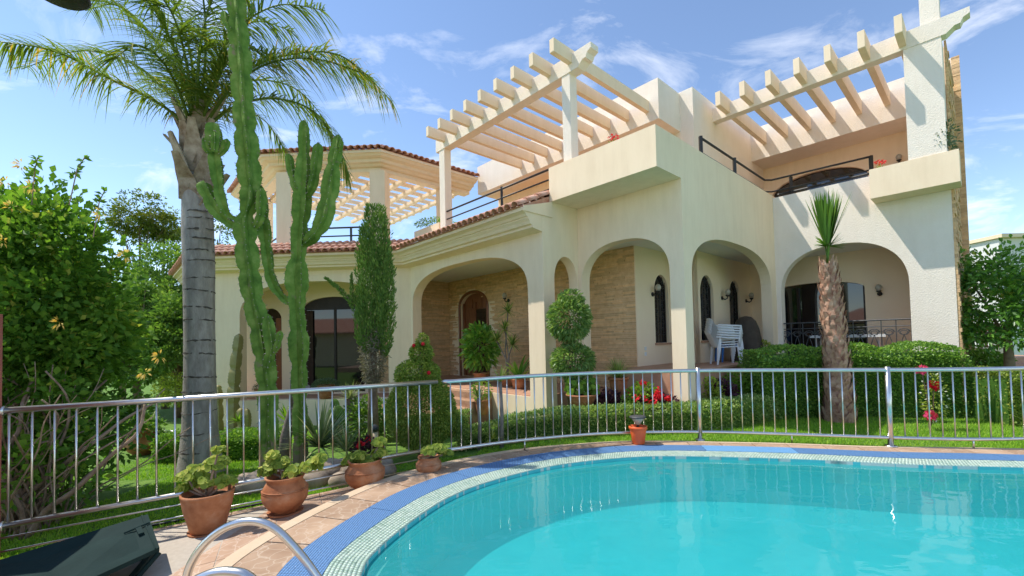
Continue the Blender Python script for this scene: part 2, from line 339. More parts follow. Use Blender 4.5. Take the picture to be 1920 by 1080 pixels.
def resample(P, step, closed=False):
    Q = np.vstack([P, P[:1]]) if closed else P
    L = np.r_[0, np.cumsum(np.linalg.norm(np.diff(Q, axis=0), axis=1))]; n = max(2, int(round(L[-1]/step)))
    s = np.linspace(0, L[-1], n+1)
    if closed: s = s[:-1]
    return np.stack([np.interp(s, L, Q[:, i]) for i in range(Q.shape[1])], 1)
def arch(u0, u1, zs, zt, n=2.4, k=28):
    c, w = (u0+u1)/2, (u1-u0)/2
    th = np.linspace(math.pi, 0, k)
    return [(c+w*np.sign(math.cos(t))*abs(math.cos(t))**(2/n), zs+(zt-zs)*abs(math.sin(t))**(2/n)) for t in th]
def wall(name, fr, u0, u1, z0, z1, thick, mt, parent, opens=(), holes=()):
    """fr(u,w): plan point at u along the face and w behind it. opens: (u0,u1,spring,top,power) cut from the bottom; holes: closed loops"""
    out = [(u0, z0)]
    for o in sorted(opens, key=lambda o: o[0]): out += [(o[0], z0)]+arch(*o)+[(o[1], z0)]
    out += [(u1, z0), (u1, z1), (u0, z1)]
    loops = [out]+[list(h) for h in holes]; flat = [p for l in loops for p in l]; n = len(flat)
    tris = tessellate_polygon([[Vector((p[0], p[1], 0)) for p in l] for l in loops])
    vs = [fr(p[0], 0)+ZD*p[1] for p in flat]+[fr(p[0], thick)+ZD*p[1] for p in flat]
    fs = [tuple(t) for t in tris]+[tuple(i+n for i in reversed(t)) for t in tris]; k = 0
    for l in loops:
        m = len(l)
        for i in range(m): j = (i+1) % m; fs.append((k+i, k+j, n+k+j, n+k+i))
        k += m
    o = build(name, MB().add(vs, fs, .5), mt, parent)
    import bmesh
    bm = bmesh.new(); bm.from_mesh(o.data); bmesh.ops.recalc_face_normals(bm, faces=bm.faces); bm.to_mesh(o.data); bm.free()
    return o
def fa(a): return lambda u, w: H(a+w, u, 0)
def fb(b): return lambda u, w: H(u, b+w, 0)
S2 = math.sqrt(.5)
def fs_(a0, b0): return lambda u, w: H(a0+(u+w)*S2, b0+(w-u)*S2, 0)
# ================================================================== SETTING: pool, deck, ground
POOL = crm([(-1.39, 3.16), (-1.39, 3.59), (-1.21, 4.23), (-.93, 4.86), (-.47, 5.41), (.3, 5.98), (1.18, 6.30), (2.14, 6.40), (3.72, 6.13), (5.06, 5.75), (6.39, 5.50), (7.8, 5.1), (9.2, 4.2), (9.8, 2.8), (9, 1.6), (7, 1.05), (4.5, .9), (2, .9), (.3, 1.1), (-.7, 1.7), (-1.2, 2.4)], 10, True)
POOL = resample(POOL, .03, True)
def nrm(P):
    t = np.roll(P, -8, 0)-np.roll(P, 8, 0); t /= np.linalg.norm(t, axis=1)[:, None]
    return np.stack([-t[:, 1], t[:, 0]], 1)          # outward: the loop runs clockwise
PN = nrm(POOL)
OUTW = np.interp(POOL[:, 0], [-1.4, -.2, 1.0, 3, 6, 10], [.86, .78, .66, .58, .66, .8])   # full deck ring width
WI, MO, BO = POOL-PN*.27, POOL, POOL+PN*.33
RO = POOL+PN*OUTW[:, None]
def ring(name, A, B, z0, z1, mt, step, parent, skip=1, gap=0.0, kind=None, z1b=None):
    """pieces of a ring between two matched loops"""
    n = len(A); k = max(1, int(step/.03)); objs = []
    for i in range(0, n, k):
        ids = [(i+j) % n for j in range(0, min(k, n-i)+1)]
        a = [A[q] for q in ids]; b = [B[q] for q in ids]
        if gap:
            a = a[:]; b = b[:]
            for s_, e_ in ((0, 1), (-1, -2)):
                for l in (a, b): l[s_] = l[s_]+(l[e_]-l[s_])*gap/.03
        sub = list(range(0, len(a), 3)); sub = sub if sub[-1] == len(a)-1 else sub+[len(a)-1]
        mb = MB(); m = len(sub)
        vs = [(*a[q], z1) for q in sub]+[(*b[q], z1 if z1b is None else z1b) for q in sub]+[(*a[q], z0) for q in sub]+[(*b[q], z0) for q in sub]
        f = []
        for q in range(m-1):
            f += [(q, m+q, m+q+1, q+1), (2*m+q, q, q+1, 2*m+q+1), (m+q, 3*m+q, 3*m+q+1, m+q+1)]
        f += [(0, 2*m, 3*m, m), (m-1, 2*m-1, 4*m-1, 3*m-1)]
        mb.add(vs, f); objs.append(build(name, mb, mt, parent, kind=None if parent else kind))
    return objs
# --- deck materials
def crazy(name, c1, c2, joint):
    m, nt, b = mat(name); L = nt.links
    t = nd(nt, 'ShaderNodeTexCoord'); v = nd(nt, 'ShaderNodeTexVoronoi', feature='DISTANCE_TO_EDGE'); v.inputs['Scale'].default_value = 9
    nzz = nd(nt, 'ShaderNodeTexNoise'); nzz.inputs['Scale'].default_value = 7; L.new(t.outputs['Object'], nzz.inputs['Vector'])
    av = nd(nt, 'ShaderNodeMix', data_type='VECTOR'); av.inputs['Factor'].default_value = .12; L.new(t.outputs['Object'], av.inputs[4]); L.new(nzz.outputs['Color'], av.inputs[5]); L.new(av.outputs[1], v.inputs['Vector'])
    r = ramp(nt, [(.0, (1, 1, 1)), (.05, (0, 0, 0))]); L.new(v.outputs['Distance'], r.inputs[0])
    n2 = nd(nt, 'ShaderNodeTexNoise'); n2.inputs['Scale'].default_value = 3.2; n2.inputs['Detail'].default_value = 7; L.new(t.outputs['Object'], n2.inputs['Vector'])
    r2 = ramp(nt, [(.3, c1), (.7, c2)]); L.new(n2.outputs['Fac'], r2.inputs[0])
    at_ = nd(nt, 'ShaderNodeAttribute', attribute_name='tint'); r3 = ramp(nt, [(0, (.86, .84, .82)), (1, (1.1, 1.08, 1.05))]); L.new(at_.outputs['Fac'], r3.inputs[0])
    m1 = nd(nt, 'ShaderNodeMix', data_type='RGBA', blend_type='MULTIPLY'); m1.inputs['Factor'].default_value = 1; L.new(r2.outputs[0], m1.inputs[6]); L.new(r3.outputs[0], m1.inputs[7])
    mx = nd(nt, 'ShaderNodeMix', data_type='RGBA'); fm = nd(nt, 'ShaderNodeMath', operation='MULTIPLY'); fm.inputs[1].default_value = .6; L.new(r.outputs[0], fm.inputs[0]); L.new(fm.outputs[0], mx.inputs['Factor'])
    L.new(m1.outputs[2], mx.inputs[6]); mx.inputs[7].default_value = (*joint, 1); L.new(mx.outputs[2], b.inputs['Base Color'])
    b.inputs['Roughness'].default_value = .6; b.inputs['Specular IOR Level'].default_value = .35
    bp = nd(nt, 'ShaderNodeBump'); bp.inputs['Strength'].default_value = .35; bp.inputs['Distance'].default_value = .006; L.new(n2.outputs['Fac'], bp.inputs['Height']); L.new(bp.outputs[0], b.inputs['Normal'])
    return m
MT['deck'] = crazy('printed_stone_tile', (.36, .225, .14), (.50, .345, .23), (.60, .48, .36))
MT['decklow'] = crazy('path_stone_tile', (.38, .235, .155), (.52, .36, .25), (.64, .52, .41))
MT['border'] = surf('smooth_border_stone', (.58, .43, .28), (.66, .50, .34), scale=4, rough=.55, bump=.1, bscale=30)
MT['grout'] = surf('grout', (.42, .36, .29), (.5, .44, .36), scale=20, rough=.95)
MT['mosaic'] = surf('glass_mosaic', (.38, .50, .43), (.52, .60, .52), scale=2.5, rough=.25, spec=.5, tint=[(0, (.55, .66, .60)), (.35, (.86, .93, .86)), (.8, (1, 1.02, 1)), (1, (1.12, 1.10, 1.02))])
MT['mosaicgrout'] = surf('pale_grout', (.54, .57, .52), (.62, .64, .58), scale=20, rough=.9)
def gratemat(name, c):
    m, nt, b = mat(name); L = nt.links; t = nd(nt, 'ShaderNodeTexCoord')
    v = nd(nt, 'ShaderNodeTexVoronoi'); v.inputs['Scale'].default_value = 46; v.inputs['Randomness'].default_value = .12; L.new(t.outputs['Object'], v.inputs['Vector'])
    r = ramp(nt, [(.25, tuple(x*1.25 for x in c)), (.62, tuple(x*.35 for x in c))]); L.new(v.outputs['Distance'], r.inputs[0]); L.new(r.outputs[0], b.inputs['Base Color'])
    bp = nd(nt, 'ShaderNodeBump', invert=True); bp.inputs['Strength'].default_value = .8; bp.inputs['Distance'].default_value = .01; L.new(v.outputs['Distance'], bp.inputs['Height']); L.new(bp.outputs[0], b.inputs['Normal'])
    b.inputs['Roughness'].default_value = .5; return m
MT['grate'] = gratemat('blue_grating', (.10, .225, .44)); MT['grate2'] = gratemat('light_blue_grating', (.16, .38, .66))
def watermat():
    m, nt, b = mat('pool_water'); L = nt.links; nt.nodes.remove(b)
    t = nd(nt, 'ShaderNodeTexCoord'); hs = []
    for sc_, st in ((2.2, (1, 1.6, 1)), (9, (1, 1.3, 1))):
        mp_ = nd(nt, 'ShaderNodeMapping'); mp_.inputs['Scale'].default_value = st; L.new(t.outputs['Object'], mp_.inputs[0])
        n = nd(nt, 'ShaderNodeTexNoise'); n.inputs['Scale'].default_value = sc_; n.inputs['Detail'].default_value = 2; L.new(mp_.outputs[0], n.inputs['Vector']); hs.append(n.outputs['Fac'])
    ad = nd(nt, 'ShaderNodeMath', operation='MULTIPLY_ADD'); ad.inputs[1].default_value = .12; L.new(hs[1], ad.inputs[0]); L.new(hs[0], ad.inputs[2])
    bp = nd(nt, 'ShaderNodeBump'); bp.inputs['Strength'].default_value = .11; bp.inputs['Distance'].default_value = .05; L.new(ad.outputs[0], bp.inputs['Height'])
    gl = nd(nt, 'ShaderNodeBsdfGlossy'); gl.inputs['Roughness'].default_value = .015; L.new(bp.outputs[0], gl.inputs['Normal'])
    tr = nd(nt, 'ShaderNodeBsdfTransparent'); tr.inputs[0].default_value = (.55, .94, .955, 1)
    fr_ = nd(nt, 'ShaderNodeFresnel'); fr_.inputs[0].default_value = 1.33; L.new(bp.outputs[0], fr_.inputs['Normal'])
    df = nd(nt, 'ShaderNodeBsdfDiffuse'); df.inputs[0].default_value = (.05, .52, .55, 1)
    md = nd(nt, 'ShaderNodeMixShader'); md.inputs[0].default_value = .38; L.new(tr.outputs[0], md.inputs[1]); L.new(df.outputs[0], md.inputs[2])
    mx = nd(nt, 'ShaderNodeMixShader'); L.new(fr_.outputs[0], mx.inputs[0]); L.new(md.outputs[0], mx.inputs[1]); L.new(gl.outputs[0], mx.inputs[2]); L.new(mx.outputs[0], nt.nodes['Material Output'].inputs[0])
    return m
MT['water'] = watermat()
def basinmat():
    m, nt, b = mat('turquoise_pool_tile'); L = nt.links; t = nd(nt, 'ShaderNodeTexCoord')
    n = nd(nt, 'ShaderNodeTexNoise'); n.inputs['Scale'].default_value = 2.2; n.inputs['Detail'].default_value = 8; n.inputs['Roughness'].default_value = .7; L.new(t.outputs['Object'], n.inputs['Vector'])
    r = ramp(nt, [(.3, (.05, .44, .46)), (.7, (.10, .54, .56))]); L.new(n.outputs['Fac'], r.inputs[0]); L.new(r.outputs[0], b.inputs['Base Color']); b.inputs['Roughness'].default_value = .4; return m
MT['basin'] = basinmat()
def fill_loop(P, z): return MB().add([(x, y, z) for x, y in P], [tuple(t) for t in tessellate_polygon([[Vector((x, y, 0)) for x, y in P]])], .5)
sub = slice(None, None, 4)
basin = MB(); wi = WI[sub]; n = len(wi)
fl = fill_loop(wi, -.62); basin.add(fl.v, fl.f, .5)
basin.add([(x, y, -.012) for x, y in wi]+[(x, y, -.62) for x, y in wi], [(i, (i+1) % n, n+(i+1) % n, n+i) for i in range(n)], .5)
basin_o = build('pool_basin', basin, MT['basin'], kind='structure')
for zb_, wd_ in ((-.10, .018), (-.15, .018)):         # two pale bands just under the water line, its reflection put in as colour
    q = (WI+PN*-.006)[sub]
    build('reflection_band', MB().add([(x, y, zb_) for x, y in q]+[(x, y, zb_-wd_) for x, y in q], [(i, (i+1) % n, n+(i+1) % n, n+i) for i in range(n)], .8), MT['mosaicgrout'], basin_o)
wmb = fill_loop((WI+PN*.002)[sub], -.05); wmb.f = [f[::-1] for f in wmb.f] if np.cross(np.subtract(wmb.v[wmb.f[0][1]], wmb.v[wmb.f[0][0]]), np.subtract(wmb.v[wmb.f[0][2]], wmb.v[wmb.f[0][0]]))[2] < 0 else wmb.f
build('pool_water', wmb, MT['water'], kind='structure')
deck = build('pool_deck', MB().add([(0, 0, -.5), (.1, 0, -.5), (0, .1, -.5)], [(0, 1, 2)]), MT['grout'], kind='structure')
BI = BO+PN*.004
bw = np.interp(POOL[:, 0], [-1.4, .5, 2], [.13, .09, .07])[:, None]
ring('paving_tile', BI, RO-PN*(bw+.006), -.45, 0, MT['deck'], .45, deck, gap=.006)
ring('border_stone', RO-PN*bw, RO, -.45, .004, MT['border'], .6, deck, gap=.004)
ring('blue_grating', MO+PN*.004, BO, -.3, .002, MT['grate'], 1.2, deck, gap=.004)
kk = [o for o in deck.children if o.name.startswith('blue_grating')]
for i, o in enumerate(kk):
    c = np.mean([v.co for v in o.data.vertices], axis=0)
    if 2.3 < c[0] < 4.4 and c[1] > 5: o.data.materials[0] = MT['grate2']
# mosaic edge: every little tile is its own block, joined
mo = ring('mosaic_bed', WI, MO, -.3, -.012, MT['mosaicgrout'], 50, deck)
A_ = resample(np.vstack([WI, WI[:1]]), .033); idx = np.arange(len(POOL))
Vv = []; tt = []
s_ = np.r_[0, np.cumsum(np.linalg.norm(np.diff(np.vstack([POOL, POOL[:1]]), axis=0), axis=1))]; tot = s_[-1]
def pool_at(s):
    s = s % tot; L_ = np.vstack([POOL, POOL[:1]]); Nn = np.vstack([PN, PN[:1]])
    return np.stack([np.interp(s, s_, L_[:, i]) for i in (0, 1)], 1), np.stack([np.interp(s, s_, Nn[:, i]) for i in (0, 1)], 1)
cols_ = int(tot/.036); rows_ = 8; w_ = .27/rows_
for r_ in range(rows_):
    s0 = (np.arange(cols_)+.5*(r_ % 2))*tot/cols_; g = .0022
    p0, n0 = pool_at(s0+g); p1, n1 = pool_at(s0+tot/cols_-g); i0, i1 = r_*w_+g, (r_+1)*w_-g
    q = np.stack([p0-n0*i0, p1-n1*i0, p1-n1*i1, p0-n0*i1], 1)
    top = np.concatenate([q, np.full((*q.shape[:2], 1), 0.)], 2); top[:, :, 2] += RNG.uniform(-.0012, .0012, (cols_, 1)); bot = top.copy(); bot[:, :, 2] = -.013
    Vv.append(np.concatenate([top, bot], 1)); tt.append(RNG.beta(2.5, 1.6, cols_))
Vv = np.concatenate(Vv); tt = np.concatenate(tt); vis = (Vv[:, 0, 1] > 2.2); Vv = Vv[vis]; tt = tt[vis]
k = np.arange(len(Vv))[:, None]*8; Fq = np.concatenate([k+np.array([f]) for f in ((3, 2, 1, 0), (0, 1, 5, 4), (1, 2, 6, 5), (2, 3, 7, 6), (3, 0, 4, 7))], 1).reshape(-1, 4)
build_np('mosaic_tiles', Vv.reshape(-1, 3), Fq, np.repeat(tt, 5), MT['mosaic'], deck, kind='stuff')
# --- lower path on the left
def low_z(x): return float(np.interp(x, [-6, -4.7, -1.1, 0], [-.36, -.30, -.08, -.03]))
path = build('lower_path', MB().hexa([(-8, 1.0, -.75), (-1.2, 1.0, -.5), (-.9, 6.0, -.5), (-8, 2.25, -.75), (-8, 1.0, low_z(-8)-.035), (-1.2, 1.0, low_z(-1.2)-.035), (-.9, 6.0, low_z(-.9)-.035), (-8, 2.25, low_z(-8)-.035)], .5), MT['grout'], kind='structure')
fd = np.array([3.70, 1.945]); fd /= np.linalg.norm(fd); fn = np.array([-fd[1], fd[0]]); f0 = np.array([-4.74, 4.085])
for i in range(-1, 10):
    for j in range(0, 6):
        u0, v0 = i*.45-.02, -.45*(j+1)+.06
        q = [f0+fd*u+fn*v for u, v in ((u0+.004, v0+.004), (u0+.446, v0+.004), (u0+.446, v0+.446), (u0+.004, v0+.446))]
        if q[1][0] > -.9: continue
        ce = sum(q)/4; dd = np.min(np.linalg.norm(RO-ce, axis=1)); 
        nearest = RO[np.argmin(np.linalg.norm(RO-ce, axis=1))]
        if np.argmin(np.linalg.norm(POOL-ce, axis=1)) is None: continue
        if dd > .35 and np.min(np.linalg.norm(POOL-ce, axis=1)) < .75: continue
        build('paving_tile', MB().hexa([(*p, low_z(p[0])-.05) for p in q]+[(*p, low_z(p[0])) for p in q]), MT['decklow'], path)
# --- ground sheet
xs = np.unique(np.round(np.r_[np.array([-600, -250, -120, -60, -35, -24]), np.arange(-16, 16.01, .2), np.array([24, 35, 60, 120, 250, 600])], 3)); ys = np.unique(np.round(np.r_[np.array([-300, -100, -40, -15, -6]), np.arange(-3, 18.01, .2), np.array([24, 35, 60, 120, 250, 600, 1200])], 3))
X, Y = np.meshgrid(xs, ys); Z = ground_z(X, Y) + .015*np.sin(X*1.7+Y*.6)*np.sin(Y*1.3)
def inside(P, x, y):
    c = np.zeros(x.shape, bool); n = len(P)
    for i in range(n):
        (x1, y1), (x2, y2) = P[i], P[(i+1) % n]
        if y1 == y2: continue
        k = ((y1 > y) != (y2 > y)) & (x < (x2-x1)*(y-y1)/(y2-y1)+x1); c ^= k
    return c
inn = inside((POOL+PN*.2)[::10], X, Y); Z[inn] = -2.2
low = (Y < f0[1]+(X-f0[0])*fd[1]/fd[0]-.02) & (X < -.8) & ~inn; Z[low] -= .12
nx, ny = len(xs), len(ys); I = np.arange(nx*ny).reshape(ny, nx)
Fg = np.stack([I[:-1, :-1], I[:-1, 1:], I[1:, 1:], I[1:, :-1]], -1).reshape(-1, 4)
MT['lawn'] = surf('lawn_soil', (.07, .15, .02), (.12, .22, .03), scale=6, rough=1, bump=.6, bscale=80, c3=(.17, .26, .045))
build_np('lawn', np.stack([X, Y, Z], -1).reshape(-1, 3), Fg, np.full(len(Fg), .5), MT['lawn'], kind='structure', smooth=True)
# --- grass blades
def in_bed(x, y):                                    # soil beds, no grass there
    return ((x < -3.6) & (x > -9.6) & (y > 12.4)) | ((x > -5) & (x < -.6) & (y > 6.9) & (y < 12.6) & (y > 6.9-.5*(x+2))) 
def scatter(x0, x1, y0, y1, dens):
    n = int((x1-x0)*(y1-y0)*dens); x = RNG.uniform(x0, x1, n); y = RNG.uniform(y0, y1, n)
    ok = ~inside((POOL+PN*(OUTW[:, None]+.01))[::8], x, y) & ~((y < f0[1]+(x-f0[0])*fd[1]/fd[0]+.04) & (x < -.85)) & ~in_bed(x, y)
    return x[ok], y[ok]
gx = []; gy = []
for a in ((-5.6, -.6, 4.0, 7.2, 2600), (-7.5, -1.5, 7.2, 10, 1300), (-9.5, -4, 10, 14.5, 700), (-1.2, 10.5, 5.2, 9.2, 2300)):
    x, y = scatter(*a); gx.append(x); gy.append(y)
gx = np.concatenate(gx); gy = np.concatenate(gy); n = len(gx)
b0 = np.stack([gx, gy, ground_z(gx, gy)-.005], 1); an = RNG.uniform(0, 6.283, n); hh = RNG.uniform(.025, .06, n)
sd = np.stack([np.cos(an), np.sin(an), 0*an], 1)*(.006+.004*RNG.random(n))[:, None]; tp = b0+np.stack([RNG.normal(0, .02, n), RNG.normal(0, .02, n), hh], 1)
build_np('grass', np.stack([b0-sd, b0+sd, tp], 1).reshape(-1, 3), np.arange(3*n).reshape(-1, 3), RNG.beta(2, 2, n), LF['grass'], kind='stuff', label='short green lawn grass between the pool fence and the villa', cat='grass')
# ================================================================== VILLA
V = thing('villa', H(3, 3, 0), 'cream two storey villa with arched porches, rooftop pergolas and clay tile eaves', 'house')
st, rc = MT['stucco'], MT['roughcast']
wall('entrance_wall', fb(-1.18), 2.52, 8.13, .40, 4.5, .30, st, V, opens=[(3.0, 8.02, 2.72, 3.72, 2.7)])
build('plinth', MB().hbox(2.52, 8.13, -1.18, -.88, -1, .40, .5), st, V)
wall('return_wall', fa(2.52), -.88, -.003, -.6, 4.65, .25, st, V, opens=[(-.84, -.05, 2.95, 3.49, 2.0)])
wall('side_porch_wall', fb(0), .25, 2.52, -.6, 4.65, .28, st, V, opens=[(.29, 2.43, 2.90, 3.72, 2.35)])
wall('terrace_wall', fa(0), 0, 5.54, -.6, 5.4, .25, st, V, opens=[(.31, 4.86, 2.80, 3.74, 2.6)])
wall('right_wall', fb(5.24), -3.39, 0, -.6, 5.33, .30, rc, V, opens=[(-2.66, -.11, 2.70, 3.84, 2.35)])
bay = wall('bay_wall', fs_(8.13, -1.18), 0, 6.35, -1.1, 4.5, .34, st, V, opens=[(.72, 5.42, 2.55, 3.62, 2.5)])
wall('bay_side_wall', fb(-5.67), 12.62, 17, -1.1, 4.5, .3, st, V, opens=[(13.1, 16.2, 2.5, 3.6, 2.3)])
build('patio_wall', MB().hexa([fs_(8.13, -1.18)(u, w)+ZD*z for z in (-1.2, -.04) for u, w in ((.72, .0), (5.42, .0), (5.42, .3), (.72, .3))], .5), st, V)
# balcony boxes
build('planter_balcony', MB().hbox(.0, 2.55, -.9, -.003, 4.65, 5.40, .5), st, V)
build('balcony_box', MB().hbox(-3.55, -2.13, 4.64, 5.237, 4.65, 5.31, .5), st, V)
# slabs / ceilings / floors
build('porch_ceiling', MB().hbox(.26, 9.75, .282, 1.40, 3.86, 4.88, .5).hbox(2.78, 9.75, -.90, .29, 3.857, 4.84, .5), MT['ceiling'], V)
build('terrace_ceiling', MB().hbox(.24, 1.95, 1.38, 7.0, 3.862, 4.88, .5).hbox(-3.36, .262, 5.50, 7.0, 3.859, 4.88, .5), MT['ceiling'], V)
def prism(ab, z0, z1, mb=None):
    mb = mb or MB(); n = len(ab)
    return mb.add([H(a, b, z0) for a, b in ab]+[H(a, b, z1) for a, b in ab], [tuple(reversed(range(n))), tuple(range(n, 2*n))]+[(i, (i+1) % n, n+(i+1) % n, n+i) for i in range(n)], .5)
build('bay_ceiling', prism([(8.4, -.86), (13, -5.36), (17, -5.36), (17, 3), (9.7, 3), (9.7, -.86)], 3.864, 4.82), MT['ceiling'], V)
build('porch_floor', MB().hbox(2.8, 9.69, -1.15, 1.29, .1, .42, .5).hbox(.3, 2.8, .0, 2.9, .05, .40, .5), MT['terra_floor'], V)
build('terrace_floor', MB().hbox(.02, 1.9, .33, 6.89, -.6, .955, .5).hbox(-3.36, .0, 5.3, 6.89, -.6, .955, .5), MT['terra_floor'], V)
build('terrace_nosing', MB().hbox(-.03, .25, .33, 4.84, .957, 1.0, .5), MT['terra_floor'], V)
build('bay_floor', prism([(8.4, -.86), (12.9, -5.36), (17, -5.36), (17, 3), (9.7, 3), (9.7, -.86)], -.6, -.06), MT['terra_floor'], V)
for i in range(4):
    build('step', MB().hbox(4.3, 7.7, -1.2-.3*(i+1), -1.2-.3*i+.01 if i else -1.185, -.8, .40-.15*(i+.02), .5), MT['brickstep'], V)
# inner walls
stonewall = wall('stone_wall', fb(1.30), 1.885, 9.7, 0, 3.86, .25, MT['inner'], V, holes=[[(7.45, .42)]+arch(7.45, 9.0, 2.85, 3.32, 2.1)[::1]+[(9.0, .42)]])
wall('window_wall_near', fa(1.84), 1.30, 2.95, 0, 3.86, .25, MT['inner'], V, holes=[[(2.15, 1.5)]+arch(2.15, 2.85, 2.8, 3.25, 2.0)+[(2.85, 1.5)]])
fwall = wall('window_wall', fa(1.2), 2.95, 6.9, .5, 3.86, .25, MT['inner'], V, holes=[[(3.32, 1.53)]+arch(3.32, 4.12, 2.78, 3.26, 2.0)+[(4.12, 1.53)], [(5.2, 1.53)]+arch(5.2, 6.0, 2.78, 3.26, 2.0)+[(6.0, 1.53)]])
build('jog_wall', MB().hbox(1.2, 1.84, 2.95, 3.2, .5, 3.86, .5), MT['inner'], V)
wall('dining_wall', fb(6.9), -3.39, 1.45, .5, 3.86, .25, MT['inner'], V, holes=[[(-1.62, 1.0)]+arch(-1.62, .75, 2.86, 3.10, 2.0)+[(.75, 1.0)]])
wall('side_return_wall', lambda u, w: H(-3.09-w, u, 0), 5.55, 6.9, .5, 3.86, .25, MT['inner'], V, holes=[[(5.95, 1.0)]+arch(5.95, 6.55, 2.7, 3.1, 2.0)+[(6.55, 1.0)]])
wall('porch_end_wall', lambda u, w: H(9.7+w, u, 0), -.5, 1.3, 0, 3.86, .25, MT['inner'], V)
bfr = fs_(9.7, -.5)
wall('bay_back_wall', bfr, 0, 6.5, -.1, 3.86, .25, MT['inner'], V, holes=[[(1.45, 0)]+arch(1.45, 3.62, 2.9, 3.30, 2.0)+[(3.62, 0)], [(4.38, 0)]+arch(4.38, 5.2, 2.55, 2.95, 2.0)+[(5.2, 0)]])
# ledgestone cladding, one joined part per wall
def cladding(name, fr, u0, u1, z0, z1, parent, skip=None, row=.046, depth=.026):
    mb = MB(); z = z0
    while z < z1-.02:
        hgt = row*random.choice((.7, 1, 1, 1.2)); zt = min(z+hgt, z1); u = u0
        while u < u1-.01:
            l = random.uniform(.2, .6); ue = min(u+l, u1)
            if not (skip and skip(u, ue, z, zt)):
                d = depth*random.uniform(.55, 1.15)
                p = [fr(u+.002, -d), fr(ue-.003, -d), fr(ue-.003, .0), fr(u+.002, 0.)]
                mb.hexa([q+ZD*(z+.002) for q in p]+[q+ZD*(zt-.003) for q in p])
            u = ue
        z = zt
    return build(name, mb, MT['ledge'], parent, kind='stuff')
def inarch(u0, u1, zs, zt): return lambda a, b, z, z2: (b > u0-.12 and a < u1+.12 and z < zt+.1) and (z < zs+.05 or (((a+b)/2-(u0+u1)/2)/((u1-u0)/2+.1))**2+((z-zs)/(zt-zs+.1))**2 < 1)
cladding('stone_cladding', fb(1.298), 1.86, 9.69, .42, 3.855, stonewall, inarch(7.45, 9.0, 2.85, 3.32))
cladding('stone_cladding', lambda u, w: H(9.698+w, u, 0), -.45, 1.29, .42, 3.855, V)
cladding('stone_cladding', lambda u, w: bfr(u, w-.002), .1, .95, 0, 3.855, V)
sidew = build('garden_side_wall', MB().hbox(-3.387, -3.1, 5.56, 12, -.6, 7.9, .5).hbox(-3.5, -3.1, 8.3, 12, -.6, 8.8, .5), rc, V)
cladding('stone_cladding', lambda u, w: H(-3.392+w, u, 0), 5.25, 8.28, .0, 7.9, sidew, row=.09, depth=.05)
cladding('stone_cladding', lambda u, w: H(u, 8.298+w, 0), -3.56, -3.40, 0, 8.8, sidew, row=.09)
# --- cornice and tiled eaves over the entrance front and the bay
def off1(o): return [(2.52, -1.18-o), (8.13-.4142*o, -1.18-o), (12.62-.4142*o, -5.67-o), (17, -5.67-o)]
def off2(o): return [(9.5-o, 2.2), (9.5-o, -1.45-.4142*o), (11.95-.4142*o, -3.9-o), (16.5, -3.9-o)]
def sweep(off, prof, closed=False):
    rows = [[H(a, b, z) for a, b in off(o)] for o, z in prof]; m = len(rows[0]); n = len(rows); mb = MB()
    f = [(i*m+j, i*m+j+1, ((i+1) % n)*m+j+1, ((i+1) % n)*m+j) for i in range(n if closed else n-1) for j in range(m-1)]
    f += [tuple(i*m for i in range(n)), tuple(i*m+m-1 for i in reversed(range(n)))]
    return mb.add([p for r in rows for p in r], f, .5)
cprof = [(.002, 3.95), (.26, 3.99), (.30, 4.0), (.30, 4.05), (.36, 4.07), (.385, 4.13), (.43, 4.18), (.43, 4.205), (.46, 4.21), (.49, 4.26), (.55, 4.29), (.59, 4.30), (.59, 4.37), (.002, 4.37)]
build('cornice', sweep(off1, cprof), MT['cornice'], V)
def tile_mesh(r=.098, L=.44, th=.016, seg=6):
    mb = MB(); vs = []; m = seg+1
    for y, k in ((0, 1.08), (L, .90)):
        for rr in (r*k, (r*k-th)):
            for j in range(m):
                a = math.pi*j/seg; vs.append((rr*math.cos(a), y, rr*math.sin(a)))
    f = []
    for j in range(seg):
        f += [(j+1, j, 2*m+j, 2*m+j+1), (m+j, m+j+1, 3*m+j+1, 3*m+j), (j, j+1, m+j+1, m+j)]
    mb.add(vs, f, .5); me = bpy.data.meshes.new('roof_tile'); me.from_pydata(mb.v, [], mb.f); me.update(); add_tint(me, mb.t); me.materials.append(MT['rooftile'])
    me.polygons.foreach_set('use_smooth', [True]*len(me.polygons)); return me
TILE = tile_mesh()
